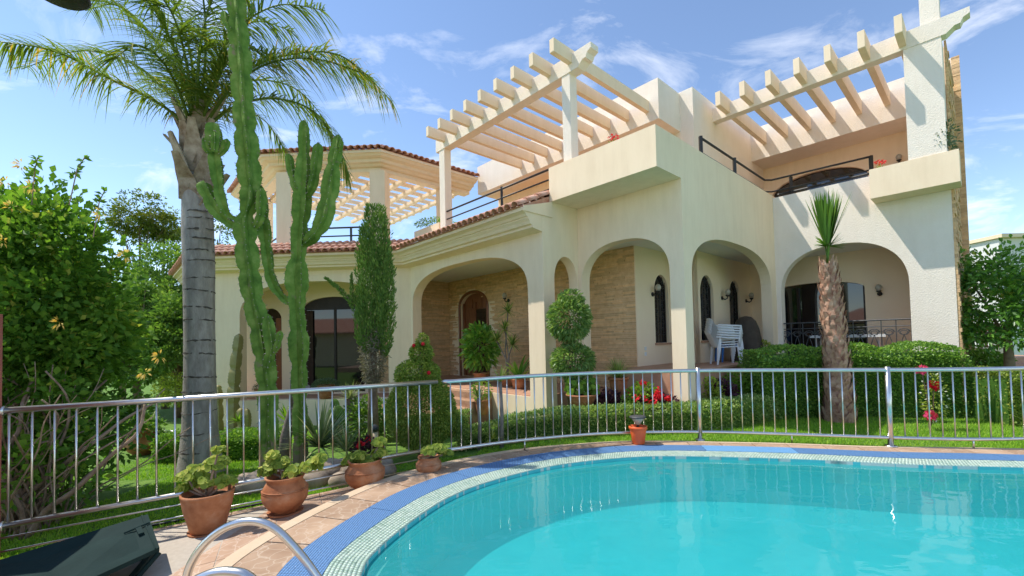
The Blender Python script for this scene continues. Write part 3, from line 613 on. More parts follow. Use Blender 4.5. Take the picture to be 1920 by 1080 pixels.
def tile_run(off, seg, oe, ze, rows, rise, parent, pitch=.215, joined=None, step=.36):
    p, q = [np.array(off(oe)[i]) for i in (seg, seg+1)]; L = np.linalg.norm(q-p); n = int(L/pitch)
    ud = (q-p)/L; wd3 = ud[0]*LD+ud[1]*RD; p2, q2 = [np.array(off(oe-1)[i]) for i in (seg, seg+1)]
    # inward direction in plan, square to the eave
    inn_ = np.cross(wd3, ZD); mid = H(*((p+q)/2), 0); mid2 = H(*((p2+q2)/2), 0)
    if (mid2-mid) @ inn_ < 0: inn_ = -inn_
    up = inn_*math.cos(rise)+ZD*math.sin(rise); nn = np.cross(wd3, up); 
    xax = wd3
    if nn[2] < 0: nn = -nn; xax = -wd3
    for i in range(rows):
        lo = off(oe-i*step*math.cos(rise)); s0 = np.array(lo[seg]); s1 = np.array(lo[seg+1])
        u_lo, u_hi = (s0-p) @ ud, (s1-p) @ ud
        for j in range(-3, n+4):
            u = (j+.5)*pitch+random.uniform(-.008, .008)
            if u < u_lo-.04 or u > u_hi+.04: continue
            base = H(*(p+ud*u), 0)+up*(i*step)+ZD*(ze+.012*i)+up*random.uniform(-.012, .012)
            Mx = Matrix([[xax[k], up[k], nn[k], base[k]] for k in range(3)]+[[0, 0, 0, 1]])
            if joined is not None:
                joined.add([tuple(Mx @ v.co) for v in TILE.vertices], [tuple(pp.vertices) for pp in TILE.polygons])
            else:
                o = bpy.data.objects.new('roof_tile', TILE); COL.objects.link(o); o.parent = parent; o.matrix_basis = Mx
rise1 = R(23)
rprof = [(.64, 4.385), (-.50, 4.385+1.14*math.tan(rise1)), (-.50, 4.30), (.60, 4.375)]
build('gable_cap', MB().add([H(a, b, z) for a in (2.495, 2.519) for b, z in ((-1.77, 4.30), (-.872, 4.30), (-.872, 4.645), (-1.74, 4.40))], [(0, 1, 2, 3), (7, 6, 5, 4), (0, 4, 5, 1), (1, 5, 6, 2), (2, 6, 7, 3), (3, 7, 4, 0)], .5), st, V)
roof = build('eave_roof', sweep(lambda o: [(2.56, off1(o)[0][1])]+off1(o)[1:], rprof, True), MT['rooftile'], V)
for sgm in (0, 1, 2): tile_run(off1, sgm, .70, 4.385, 3, rise1, roof)
# --- roof terrace walls (fascia blocks)
build('roof_fascia', MB().hbox(1.63, 9.08, 2.28, 2.75, 7.2, 8.25, .5).hbox(1.63, 2.1, 2.75, 3.42, 7.2, 8.25, .5), rc, V)
build('roof_room_wall', MB().hbox(2.1, 9.08, 3.3, 3.6, 4.9, 7.2, .5).hbox(1.9, 2.1, 3.3, 3.6, 4.9, 7.2, .5).hbox(2.1, 9.08, 2.75, 6, 7.2, 7.4, .5), MT['stucco'], V)
build('stair_block', MB().hbox(1.265, 1.9, 3.42, 9.0, 4.9, 8.28, .5), rc, V)
build('terrace_fascia', MB().hbox(-3.3, 1.27, 7.6, 8.0, 7.36, 8.42, .5).hbox(-3.3, 1.27, 8.0, 9.0, 7.36, 7.6, .5), rc, V)
wall('upper_room_wall', fb(8.7), -3.3, 1.27, 4.9, 7.36, .2, MT['stucco'], V, holes=[[(-1.55, 5.0)]+arch(-1.55, 1.0, 6.35, 6.85, 2.0)+[(1.0, 5.0)]])
build('upper_door_glass', MB().hbox(-1.7, 1.1, 8.82, 8.86, 4.95, 7.0, .5), MT['glass'], V)
build('roof_slab', MB().hbox(.26, 1.88, .29, 9, 4.885, 4.93, .5).hbox(1.88, 9.6, -.86, 9, 4.885, 4.932, .5).hbox(-3.3, .255, 5.55, 9, 4.885, 4.934, .5), MT['terra_floor'], V)
# --- pergolas
def rafter(a, b0, b1, z0, z1, w, parent, mt):
    mb = MB(); h = z1-z0
    pr = [(b0, z1), (b0, z0+.012), (b0+.012, z0), (b1, z0), (b1, z1)]
    n = len(pr); mb.add([H(a-w/2, b, z) for b, z in pr]+[H(a+w/2, b, z) for b, z in pr], [tuple(range(n)), tuple(reversed(range(n, 2*n)))]+[(i, n+i, n+(i+1) % n, (i+1) % n) for i in range(n)], .5)
    return build('rafter', mb, mt, parent)
def corbel_beam(a0, a1, b0, b1, z0, z1, parent, mt, endsign):
    # beam with a stepped corbel end at a0
    s = endsign; h = z1-z0
    pr = [(a1, z0), (a0-s*.35, z0), (a0-s*.22, z0+h*.30), (a0-s*.14, z0+h*.30), (a0-s*.10, z0+h*.55), (a0, z0+h*.68), (a0, z1), (a1, z1)]
    n = len(pr); return build('beam', MB().add([H(a, b0, z) for a, z in pr]+[H(a, b1, z) for a, z in pr], [tuple(range(n)), tuple(reversed(range(n, 2*n)))]+[(i, n+i, n+(i+1) % n, (i+1) % n) for i in range(n)], .5), mt, parent)
pg = build('pergola', MB().hbox(1.98, 2.20, -.80, -.57, 5.30, 7.302, .5), rc, V)
build('pergola_post', MB().hbox(6.73, 7.0, -.80, -.57, 4.75, 7.302, .5), rc, pg)
corbel_beam(1.40, 7.15, -.815, -.56, 7.30, 7.66, pg, rc, -1)
for k in range(9): rafter(1.95+.594*k, -1.38, 2.278, 7.47, 7.75, .115, pg, st)
pg2 = build('pergola', MB().hbox(-3.38, -2.79, 4.66, 5.25, 5.20, 7.732, .5), rc, V)
build('chimney', MB().hbox(-3.37, -3.07, 4.70, 5.1, 8.105, 9.2, .5), rc, pg2)
corbel_beam(-3.80, 1.60, 4.645, 4.90, 7.73, 8.10, pg2, rc, -1)
for k in range(8): rafter(-2.79+.607*k, 4.0, 7.598, 7.80, 8.18, .125, pg2, st)
# --- bay pavilion
pav = build('pavilion', sweep(off2, [(0, 7.30), (0, 7.42), (.10, 7.44), (.16, 7.50), (.27, 7.52), (.30, 7.60), (.44, 7.64), (.50, 7.70), (.55, 7.71), (.55, 7.79), (-.35, 7.79), (-.35, 7.30)], True), MT['cornice'], V)
tj = MB()
for sgm in (0, 1, 2): tile_run(off2, sgm, .66, 7.80, 2, R(20), None, joined=tj)
build('pavilion_tiles', tj, MT['rooftile'], pav, kind='stuff', smooth=True)
build('pavilion_roof', sweep(off2, [(.58, 7.795), (-.3, 8.1), (-.38, 8.1), (-.38, 7.795)], True), MT['rooftile'], pav)
for (a, b) in ((11.72, -3.66), (9.66, -1.40), (9.75, 1.2), (15.2, -3.6)):
    d = .25
    # square shafts set to face the pool
    e1 = (LD-RD)*S2; e2 = (LD+RD)*S2; c0 = H(a, b, 0)
    vs = [c0+e1*x+e2*y for x, y in ((-d, -d), (d, -d), (d, d), (-d, d))]
    build('column', MB().hexa([p+ZD*4.6 for p in vs]+[p+ZD*7.302 for p in vs], .5), st, pav)
for k in range(10):
    a = 9.95+.62*k; b0 = max(-3.6, 8.5-a)
    build('lattice_beam', MB().hbox(a-.055, a+.055, b0, 2.2, 7.42, 7.54, .5), MT['cornice'], pav)
for k in range(8):
    b = -3.3+.74*k; a0 = max(9.8, 8.5-b)
    build('lattice_beam', MB().hbox(a0, 16.3, b-.075, b+.075, 7.33, 7.45, .5), MT['cornice'], pav)
build('far_parapet', MB().hbox(16, 16.3, -3.8, 5, 4.6, 5.3, .5), st, V)
# planter on the roof edge
rp_ = build('roof_planter', MB().hbox(7.15, 8.6, -.75, -.2, 4.6, 5.22, .5), MT['cornice'], V)
# --- roof railings (black iron)
def railing(P, zs, posts, parent, r=.02):
    rr = build('railing', MB().tube([P[0]+ZD*zs[-1], P[-1]+ZD*zs[-1]] if len(P) == 2 else [p+ZD*zs[-1] for p in P], r*1.25, 8), MT['iron'], parent, smooth=True)
    for z in zs[:-1]: build('rail_bar', MB().tube([p+ZD*z for p in P], r, 8), MT['iron'], rr, smooth=True)
    for p, z0, z1 in posts: build('rail_post', MB().box(p[0]-.03, p[0]+.03, p[1]-.03, p[1]+.03, z0, z1), MT['iron'], rr)
    return rr
railing([H(2.6, -.74, 0), H(6.8, -.74, 0)], [5.0, 5.22, 5.45], [(H(4.3, -.74, 0), 4.8, 5.5)], V)
railing([H(.12, 1.18, 0), H(.12, 5.05, 0), H(.0, 5.2, 0), H(-2.08, 5.34, 0)], [5.5, 5.82], [(H(.12, 1.18, 0), 5.35, 5.85), (H(.12, 2.98, 0), 5.3, 5.87), (H(-.42, 5.34, 0), 5.3, 5.82), (H(-2.08, 5.34, 0), 5.3, 5.84)], V)
build('rail_bar', MB().tube([H(-.1, 5.34, 5.42), H(-2.08, 5.34, 5.42)], .03, 8), MT['iron'], V)
railing([H(9.9, -1.3, 0), H(11.6, -3.0, 0), H(12.1, -3.5, 0), H(15, -3.5, 0)], [5.08, 5.3, 5.58], [(H(10.6, -2.0, 0), 4.8, 5.6), (H(13.3, -3.5, 0), 4.8, 5.6)], V, r=.024)
# --- doors and windows
def pane(name, pts, th, mt, parent): 
    return build(name, MB().hexa([p for p in pts], .5), mt, parent)
def window(fr, u0, u1, z0, zs, zt, parent, grille=True):
    w = build('window', MB().hexa([fr(u, q)+ZD*z for z in (z0-.02, zt+.02) for u, q in ((u0-.02, .14), (u1+.02, .14), (u1+.02, .17), (u0-.02, .17))], .5), MT['glass'], parent)
    lp = [(u0, z0)]+arch(u0, u1, zs, zt, 2.0, 18)+[(u1, z0)]
    build('window_frame', MB().tube([fr(u, .11)+ZD*z for u, z in lp+[lp[0]]], .03, 6), MT['darkwood'], w)
    if grille:
        g = MB(); uc = (u0+u1)/2
        for k in range(5):
            u = u0+(u1-u0)*(k+.5)/5; zm = zs+(zt-zs)*math.sqrt(max(0, 1-((u-uc)/((u1-u0)/2))**2)); g.tube([fr(u, .05)+ZD*z0, fr(u, .05)+ZD*zm], .008, 5)
        zc = z0+.2
        while zc < zs+.15:                             # S scrolls
            for sgn in (-1, 1):
                g.tube([fr(uc+sgn*(.03+.11*(1-t/13))*math.sin(t*.9)*1.0+sgn*.1, .045)+ZD*(zc+.03*t*.6+.07*math.cos(t*.9)) for t in range(14)], .007, 5)
            zc += .3
        build('window_grille', g, MT['iron'], w)
    build('window_sill', MB().hexa([fr(u, q)+ZD*z for z in (z0-.05, z0-.003) for u, q in ((u0-.04, -.04), (u1+.04, -.04), (u1+.04, .12), (u0-.04, .12))], .5), MT['terra_floor'], w)
    return w
window(fa(1.84), 2.15, 2.85, 1.5, 2.8, 3.25, V); window(fa(1.2), 3.32, 4.12, 1.53, 2.78, 3.26, V); window(fa(1.2), 5.2, 6.0, 1.53, 2.78, 3.26, V)
window(lambda u, w: H(-3.09-w, u, 0), 5.95, 6.55, 1.05, 2.7, 3.1, V, False)
dg = build('dining_door', MB().hexa([fb(6.9)(u, q)+ZD*z for z in (.96, 3.12) for u, q in ((-1.64, .15), (.77, .15), (.77, .18), (-1.64, .18))], .5), MT['glass'], V)
for u in (-1.6, -.83, -.05, .72): build('door_frame', MB().hexa([fb(6.9)(u+x, q)+ZD*z for z in (.96, 3.0) for x, q in ((-.03, .08), (.03, .08), (.03, .14), (-.03, .14))], .5), MT['darkwood'], dg)
fd_ = build('front_door', MB().hexa([fb(1.3)(u, q)+ZD*z for z in (.42, 3.32) for u, q in ((7.46, .16), (8.99, .16), (8.99, .22), (7.46, .22))], .5), MT['wood'], V)
for u in (7.5, 8.28, 8.95): build('door_stile', MB().hexa([fb(1.3)(u+x, q)+ZD*z for z in (.42, 3.0) for x, q in ((-.05, .1), (.05, .1), (.05, .16), (-.05, .16))], .5), MT['wood'], fd_)
build('door_leaf', MB().hexa([fb(1.3)(u, q)+ZD*z for z in (.44, 2.75) for u, q in ((7.56, .12), (8.22, .12), (8.22, .15), (7.56, .15))], .5), MT['glass'], fd_)
lp = arch(7.43, 9.02, 2.85, 3.36, 2.1, 20); build('door_casing', MB().tube([fb(1.3)(u, -.02)+ZD*z for u, z in [(7.43, .42)]+lp+[(9.02, .42)]], .05, 6), MT['wood'], fd_)
for u in (7.75, 8.03, 8.55, 8.75):
    build('door_panel', MB().hexa([fb(1.3)(u+x, q)+ZD*z for z in (2.80, 3.12) for x, q in ((-.1, .135), (.1, .135), (.1, .16), (-.1, .16))], .5), MT['wood'], fd_)
# sliding glass door of the bay, with curtain behind
bd = build('bay_door', MB().hexa([bfr(u, q)+ZD*z for z in (2.86, 3.34) for u, q in ((1.43, .1), (3.64, .1), (3.64, .2), (1.43, .2))], .5), MT['darkwood'], V)
for u0, u1 in ((1.45, 2.5), (2.56, 3.62)):
    build('glass_pane', MB().hexa([bfr(u, q)+ZD*z for z in (0, 2.86) for u, q in ((u0-.02, .14), (u1+.02, .14), (u1+.02, .155), (u0-.02, .155))], .5), MT['glass'], bd)
for u in (1.47, 2.53, 3.6): build('door_frame', MB().hexa([bfr(u+x, q)+ZD*z for z in (0, 2.86) for x, q in ((-.035, .1), (.035, .1), (.035, .165), (-.035, .165))], .5), MT['darkwood'], bd)
cu = MB(); 
MT['curtain'] = surf('dark_curtain', (.055, .032, .022), (.085, .05, .035), scale=8, rough=.9)
pts = [bfr(3.30+.30*t/24, .085+.022*math.sin(t*1.4)) for t in range(25)]
cu.add([p+ZD*.02 for p in pts]+[p+ZD*2.84 for p in pts], [(i, i+1, 26+i, 25+i) for i in range(24)], .5); build('curtain', cu, MT['curtain'], bd, smooth=True)
sd_ = build('small_bay_door', MB().hexa([bfr(u, q)+ZD*z for z in (0, 2.97) for u, q in ((4.36, .14), (5.22, .14), (5.22, .17), (4.36, .17))], .5), MT['glass'], V)
build('door_leaf', MB().hexa([bfr(u, q)+ZD*z for z in (0, 2.6) for u, q in ((4.40, .06), (4.62, .06), (4.62, .1), (4.40, .1))], .5), MT['wood'], sd_)
# iron balustrade in the dining arch
bal = build('iron_balustrade', MB().tube([H(.0, 5.36, 1.93), H(-2.68, 5.36, 1.93)], .02, 6).tube([H(.0, 5.36, 1.08), H(-2.68, 5.36, 1.08)], .015, 6).tube([H(.0, 5.36, 1.78), H(-2.68, 5.36, 1.78)], .012, 6), MT['iron_grey'], V)
for k in range(11):
    a = -.02-.263*k; g = MB().box(*[c for c in (0, 0, 0, 0, 0, 0)]) if False else MB()
    g.tube([H(a, 5.36, 1.08), H(a, 5.36, 1.93)], .011, 5)
    if k < 10:
        for sgn in (-1, 1):
            ac = a-.1315
            g.tube([H(ac+sgn*.11*math.cos(t*.5)*(1-t*.035), 5.36, 1.64+.09*math.sin(t*.5)*(1-t*.035)) for t in range(18)], .009, 5)
            g.tube([H(ac+sgn*(.11-.11*t/8), 5.36, 1.08+.5*(t/8)**.7) for t in range(9)], .009, 5)
            g.tube([H(ac+sgn*.10*math.cos(t*.5)*(1-t*.04), 5.36, 1.22-.08*math.sin(t*.5)*(1-t*.04)) for t in range(14)], .008, 5)
    build('baluster', g, MT['iron_grey'], bal)
build('switch_plate', MB().hbox(1.825, 1.838, 1.60, 1.68, 1.33, 1.42, .5), MT['plastic'], V); build('switch_plate', MB().hbox(1.825, 1.838, 1.60, 1.68, 1.20, 1.29, .5), MT['plastic'], V)
# ================================================================== FENCES, LADDER, POTS
def foot(x, y, z):                                    # where the sight line of a pixel meets height z
    d = (x-960)/F_PX*_r - (y-CY)/F_PX*_u + _f
    return np.array([0, 0, EYE])+d*((z-EYE)/d[2])
def gp(x, y): return np.array([x, y, float(ground_z(x, y))])
stl = MT['steel']
fl_ = thing('pool_fence', (-2.9, 5.06, -.2), 'straight stainless steel fence panel behind the clay pots on the left', 'fence')
A3, B3 = np.array([-4.76, 4.075, 0]), np.array([-1.04, 6.03, 0])
def fl(t, z): p = A3+(B3-A3)*t; p[2] = z; return p
build('top_rail', MB().tube([fl(0, 1.10), fl(1, 1.10)], .030, 14), stl, fl_, smooth=True)
build('bottom_rail', MB().tube([fl(t, .04+.16*t) for t in (0, .5, 1)], .026, 14), stl, fl_, smooth=True)
for dz in (.11, .235): build('guard_rod', MB().tube([fl(0, .04-dz), fl(1, .20-dz)], .009, 8), stl, fl_, smooth=True)
nb = 27
for i in range(nb):
    t = (i+.35)/nb; build('baluster', MB().tube([fl(t, .04+.16*t), fl(t, 1.09)], .0095, 8), stl, fl_, smooth=True)
for z in (1.10, .04): build('wall_flange', MB().tube([fl(0, z), fl(.006, z)], .045, 12), stl, fl_, smooth=True)
FP = resample(crm([(-.96, 6.04), (-.86, 6.03), (-.2, 6.44), (.4, 6.70), (1.5, 6.99), (2.94, 6.98), (4.2, 6.68), (5.42, 6.33), (6.3, 6.14), (7.3, 6.12), (8.6, 6.4)], 8), .05)
fr_ = thing('pool_fence', (2.9, 6.98, 0), 'curved stainless steel fence following the far edge of the pool', 'fence')
P3_ = lambda z: [np.array([x, y, z]) for x, y in FP]
build('top_rail', MB().tube(P3_(1.10), .030, 14), stl, fr_, smooth=True); build('bottom_rail', MB().tube([np.array([x, y, np.interp(x, [-1, 0, 3], [.18, .15, .13])]) for x, y in FP], .024, 12), stl, fr_, smooth=True)
FL = np.r_[0, np.cumsum(np.linalg.norm(np.diff(FP, axis=0), axis=1))]
def fp_at(s, z): return np.array([np.interp(s, FL, FP[:, 0]), np.interp(s, FL, FP[:, 1]), z])
sx = [FL[np.argmin(abs(FP[:, 0]-x))] for x in (2.94, 5.42)]
for s in np.arange(.12, FL[-1], .150):
    if min(abs(s-q) for q in sx) > .05: build('baluster', MB().tube([fp_at(s, .14), fp_at(s, 1.09)], .0095, 8), stl, fr_, smooth=True)
for s in sx:
    po = build('fence_post', MB().tube([fp_at(s, 0), fp_at(s, 1.145)], .036, 14), stl, fr_, smooth=True); build('base_flange', MB().tube([fp_at(s, .0), fp_at(s, .018)], .075, 16), stl, po, smooth=True)
for x in (.16, 1.93, 4.2, 6.4):
    s = FL[np.argmin(abs(FP[:, 0]-x))]; build('rail_foot', MB().tube([fp_at(s, 0), fp_at(s, .14)], .012, 8), stl, fr_, smooth=True)
# ladder rails of the pool
for nm, Yl, pts, lab in (('pool_ladder', 2.9, [(346, 1100), (358, 1058), (385, 1018), (425, 988), (472, 977), (515, 991), (555, 1030), (590, 1075), (625, 1130), (650, 1200)], 'polished steel pool ladder rail, the tall arch before the first clay pot'), ('pool_ladder', 2.25, [(300, 1200), (320, 1130), (352, 1098), (395, 1077), (433, 1073), (468, 1084), (505, 1130), (535, 1200)], 'polished steel pool ladder rail, low arch cut by the bottom edge')):
    pp = crm([at(x, y, Yl) for x, y in pts], 6); g = build(nm, MB().tube(pp, .026, 16), stl, None, smooth=True, label=lab, cat='pool ladder', group='pool ladder rails')
# post of red-brown wall at the left edge
wp = build('gate_pillar', MB().box(-5.2, -4.78, 3.6, 4.10, -.6, 2.0, .5), MT['redpost'], label='red brown painted pillar at the left edge holding the fence', cat='pillar')
# dark green pump cabinet with raised lid
lowc = low_z(-3.6)
def px4(l): return [at(*q) for q in l]
cab = thing('pump_cabinet', (-3.5, 3.6, lowc), 'dark green metal pool cabinet with its lid raised beside the fence', 'cabinet')
c4 = [np.array(p) for p in ((-4.75, 3.42), (-4.5, 2.95), (-3.0, 3.46), (-3.2, 3.93))]   # plan corners: far-left, near-left, near-right, far-right
def c3(i, z, k=0): c = sum(c4)/4; p = c4[i]+(c-c4[i])*k; return np.array([p[0], p[1], z])
for i, j in ((0, 1), (1, 2), (2, 3), (3, 0)):
    build('cabinet_side', MB().hexa([c3(i, lowc), c3(j, lowc), c3(j, lowc, .05), c3(i, lowc, .05), c3(i, lowc+.10), c3(j, lowc+.10), c3(j, lowc+.10, .05), c3(i, lowc+.10, .05)], .5), MT['greenbox'], cab)
lid = [at(-40, 1062, 3.62), at(60, 1135, 2.95), at(299, 1026, 3.62), at(277, 964, 4.02)]
up_ = np.array([0, .0, .035]); build('cabinet_lid', MB().hexa([p-up_ for p in lid]+[p for p in lid], .5), MT['greenbox'], cab)
lm = lambda u, v, w: (lid[0]*(1-u)+lid[3]*u)*(1-v)+(lid[1]*(1-u)+lid[2]*u)*v+np.array([0, 0, w])
build('lid_latch', MB().tube([lm(.80, .36, .012), lm(.99, .30, .012)], .008, 6).hexa([lm(.885, .30, .003), lm(.925, .30, .003), lm(.925, .52, .003), lm(.885, .52, .003), lm(.885, .30, .016), lm(.925, .30, .016), lm(.925, .52, .016), lm(.885, .52, .016)], .5), MT['greenbox'], cab)
build('lid_edge', MB().hexa([lm(.955, 0, .001), lm(.965, 0, .001), lm(.965, 1, .001), lm(.955, 1, .001), lm(.955, 0, .008), lm(.965, 0, .008), lm(.965, 1, .008), lm(.955, 1, .008)], .5), MT['greenbox'], cab)
build('prop_stay', MB().tube([c3(2, lowc, .06), lid[2]-up_*1.2], .018, 6), MT['greenbox'], cab)
# ---------------- pots
def disc_leaves(name, P, D, size, mt, parent, tint=None):
    """round cupped leaves (hexagons)"""
    P = np.asarray(P, float); D = unit(np.asarray(D, float)); n = len(P); size = np.broadcast_to(size, (n,))[:, None]
    s = unit(np.cross(D, rand_dirs(n))); t = np.cross(D, s); V_ = [P]
    for k in range(7):
        a = 2*math.pi*k/7; V_.append(P+(math.cos(a)*s+math.sin(a)*t)*size*.5*(1+.12*RNG.normal(size=(n, 1)))+D*size*.16)
    V_ = np.stack(V_, 1); k0 = np.arange(n)[:, None]*8; Fc = np.concatenate([k0+np.array([[0, 1+i, 1+(i+1) % 7]]) for i in range(7)], 1).reshape(-1, 3)
    tt_ = RNG.random(n) if tint is None else tint
    return build_np(name, V_.reshape(-1, 3), Fc, np.repeat(tt_, 7), mt, parent, kind='stuff')
POT_A = [(.60, 0), (.66, .02), (.78, .30), (.93, .62), (1.0, .86), (1.0, .92), (1.03, .94), (1.03, 1.0), (.95, 1.0), (.92, .93), (.88, .85)]
POT_B = [(.45, 0), (.52, .04), (.55, .09), (.75, .18), (.95, .36), (1.0, .52), (.93, .70), (.78, .84), (.76, .88), (.84, .95), (.86, 1.0), (.78, 1.0), (.72, .9), (.70, .84)]
POT_C = [(.66, 0), (.70, .02), (.93, .82), (.93, .83), (1.04, .84), (1.05, .99), (1.0, 1.0), (.93, 1.0), (.90, .85)]
def pot(name, base, r, h, prof, label, cat='plant pot', mt=None, group=None, saucer=False, ribs=False):
    t = thing(name, base, label, cat, group)
    pr = [(a*r, b*h) for a, b in prof]
    body = build('pot_body', MB().lathe(pr, base, 32), mt or MT['clay'], t, smooth=True)
    build('potting_soil', MB().lathe([(prof[-1][0]*r*.98, h*.84), (prof[-1][0]*r*.9, h*.865), (.01, h*.87)], base, 20), MT['soil'], t)
    if saucer: build('saucer', MB().lathe([(r*.62, -.0), (r*.74, .0), (r*.78, .022), (r*.72, .02), (r*.6, .008)], base, 24), MT['clay'], t, smooth=True)
    if ribs:
        for zz in (.62, .66): build('pot_band', MB().lathe([(r*.985, h*zz-.004), (r*1.0, h*zz), (r*.985, h*zz+.004)], base, 28), mt or MT['clay'], t, smooth=True)
    return t
def stemmy(t, base, tips, mt, r=.012):
    for p in tips:
        m = (base+p)/2+np.array([RNG.normal(0, .03), RNG.normal(0, .03), 0]); build('stem', MB().tube([base, m, p], [r, r*.85, r*.6], 6), mt, t, smooth=True)
def geranium(t, base, heads, lr, n, Y):
    Ps = []; Ds = []; tips = []
    for (px, py, rad) in heads:
        c = at(px, py, Y+RNG.uniform(-.08, .08)); tips.append(c); k = int(n*(rad/.1)**2); d = rand_dirs(k); d[:, 2] = np.abs(d[:, 2])*.8-.15
        Ps.append(c+d*rad*RNG.uniform(.5, 1, (k, 1))); Ds.append(d*.7+np.array([0, -.35, .5])+.35*rand_dirs(k))
    stemmy(t, base, tips, MT['woody'], .014); return disc_leaves('foliage', np.concatenate(Ps), np.concatenate(Ds), RNG.uniform(.75, 1.2, sum(map(len, Ps)))*lr, LF['geranium'], t)
gz = [(390, 996, .225, .40, POT_A, 'wide mouthed clay pot with yellow green geranium, nearest to the ladder', [(368, 885, .09), (405, 870, .10), (350, 895, .08), (420, 905, .09), (385, 905, .10), (345, 915, .06), (410, 845, .05)]),
      (535, 961, .232, .40, POT_B, 'round bellied clay pot with geranium, second from the cabinet', [(520, 870, .11), (500, 885, .08), (550, 885, .09), (585, 875, .10), (598, 862, .07), (510, 855, .06)]),
      (685, 918, .235, .36, POT_B, 'round bellied clay pot with geranium, third from the cabinet', [(660, 865, .10), (690, 868, .12), (672, 855, .07), (710, 850, .08), (712, 830, .08)]),
      (815, 880, .165, .25, POT_B, 'small round clay pot at the bend of the steel fence', [(805, 846, .09), (822, 842, .09), (838, 850, .06)])]
for px, py, r, h, prof, lab, heads in gz:
    b = foot(px, py, low_z(-3.1)); b = foot(px, py, low_z(b[0])); b[2] = low_z(b[0])+.002
    if px == 815: b = np.array([-1.12, 5.72, low_z(-1.12)+.002])
    t = pot('geranium_pot', b, r, h, prof, lab, group='clay geranium pots along the fence', saucer=(px < 600), ribs=(prof is POT_B))
    geranium(t, b+np.array([0, 0, h*.85]), [(x_, y_, r_*1.12) for x_, y_, r_ in heads], .066 if px < 800 else .06, 105, b[1])
ob = foot(1197, 832, .0); ob[2] = .006
t = pot('orange_bucket', ob, .135, .27, POT_C, 'orange plastic pot with a solar lamp standing at the pool edge', mt=MT['orangeplastic'])
sl_ = thing('solar_lamp', ob+np.array([0, 0, .23]), 'small grey solar garden lamp stuck in the orange pot', 'lamp')
b = ob+np.array([0, 0, .23]); build('lamp_stem', MB().lathe([(.02, 0), (.02, .07)], b, 10), MT['iron'], sl_); build('lamp_cone', MB().lathe([(.035, .06), (.045, .08), (.10, .165), (.10, .17)], b, 24), MT['lampglass'], sl_, smooth=True); build('lamp_panel', MB().lathe([(.125, .168), (.13, .18), (.11, .196), (.02, .2)], b, 24), MT['iron_grey'], sl_, smooth=True)
# ================================================================== TREES AND PLANTS
# --- queen palm
PB = foot(376, 882, -.42); PB = gp(PB[0], PB[1]); PY = PB[1]
palm = thing('queen_palm', PB, 'tall feather palm with grey ringed trunk on the left lawn', 'palm tree')
tp_ = [(376, 890, .37), (376, 860, .31), (375, 800, .255), (375, 700, .228), (374, 600, .222), (373, 500, .232), (371, 430, .232), (370, 385, .222), (366, 330, .20)]
tpts = [at(x, y, PY) for x, y, r in tp_]; tpts[0][2] = PB[2]-.05
tr_ = build('trunk', MB().tube(crm(tpts, 5), np.interp(np.linspace(0, len(tp_)-1, (len(tp_)-1)*5+1), range(len(tp_)), [r for *_, r in tp_]), 28), MT['trunk_grey'], palm, smooth=True)
for y in (845, 812, 770, 735, 706, 664, 640, 602, 578, 546, 523, 492, 474, 448, 433, 412, 402):
    c = at(374, y, PY); r = np.interp(y, [385, 430, 600, 800, 860], [.223, .233, .223, .256, .311])+.0015
    mb = MB(); n = 32; ph = random.uniform(0, 6)
    rows = [[(c[0]+(r+e)*math.cos(6.2832*j/n), c[1]+(r+e)*math.sin(6.2832*j/n), c[2]+dz*random.uniform(.4, 1.8)+.02*math.sin(6.2832*j/n+ph)+random.uniform(-.012, .012)) for j in range(n)] for e, dz in ((0, -.007), (.004, 0), (0, .007))]
    mb.add([p for q in rows for p in q], [(i*n+j, i*n+(j+1) % n, (i+1)*n+(j+1) % n, (i+1)*n+j) for i in range(2) for j in range(n) if math.sin(j*.55+ph*3)+.6*math.sin(j*1.3+ph)+random.uniform(-.5, .5) > -1.0], .5); build('ring_scar', mb, MT['trunk_ring'], tr_)
for i in range(22):                                     # old leaf bases
    a = i*2.4; z0 = tpts[7][2]+.02+.055*i*.8; c = at(369, 385-i*6.0, PY); rr = .23-.004*i
    d = np.array([math.cos(a), math.sin(a), 0]); L = random.uniform(.45, .8); flare = random.uniform(.12, .36)
    p0 = c+d*rr*.75-ZD*.05; p1 = c+d*(rr+.05)+ZD*L*.45; p2 = c+d*(rr+flare)+ZD*L
    sdir = np.cross(d, ZD); vs = []
    for p, w in ((p0, .19), (p1, .13), (p2, .05)): vs += [p-sdir*w, p+sdir*w, p+sdir*w*.8-d*.04, p-sdir*w*.8-d*.04]
    build('leaf_base', MB().add(vs, [(0, 1, 5, 4), (4, 5, 9, 8), (2, 3, 7, 6), (6, 7, 11, 10), (1, 2, 6, 5), (5, 6, 10, 9), (3, 0, 4, 7), (7, 4, 8, 11), (8, 9, 10, 11)]), MT['boot'], palm)
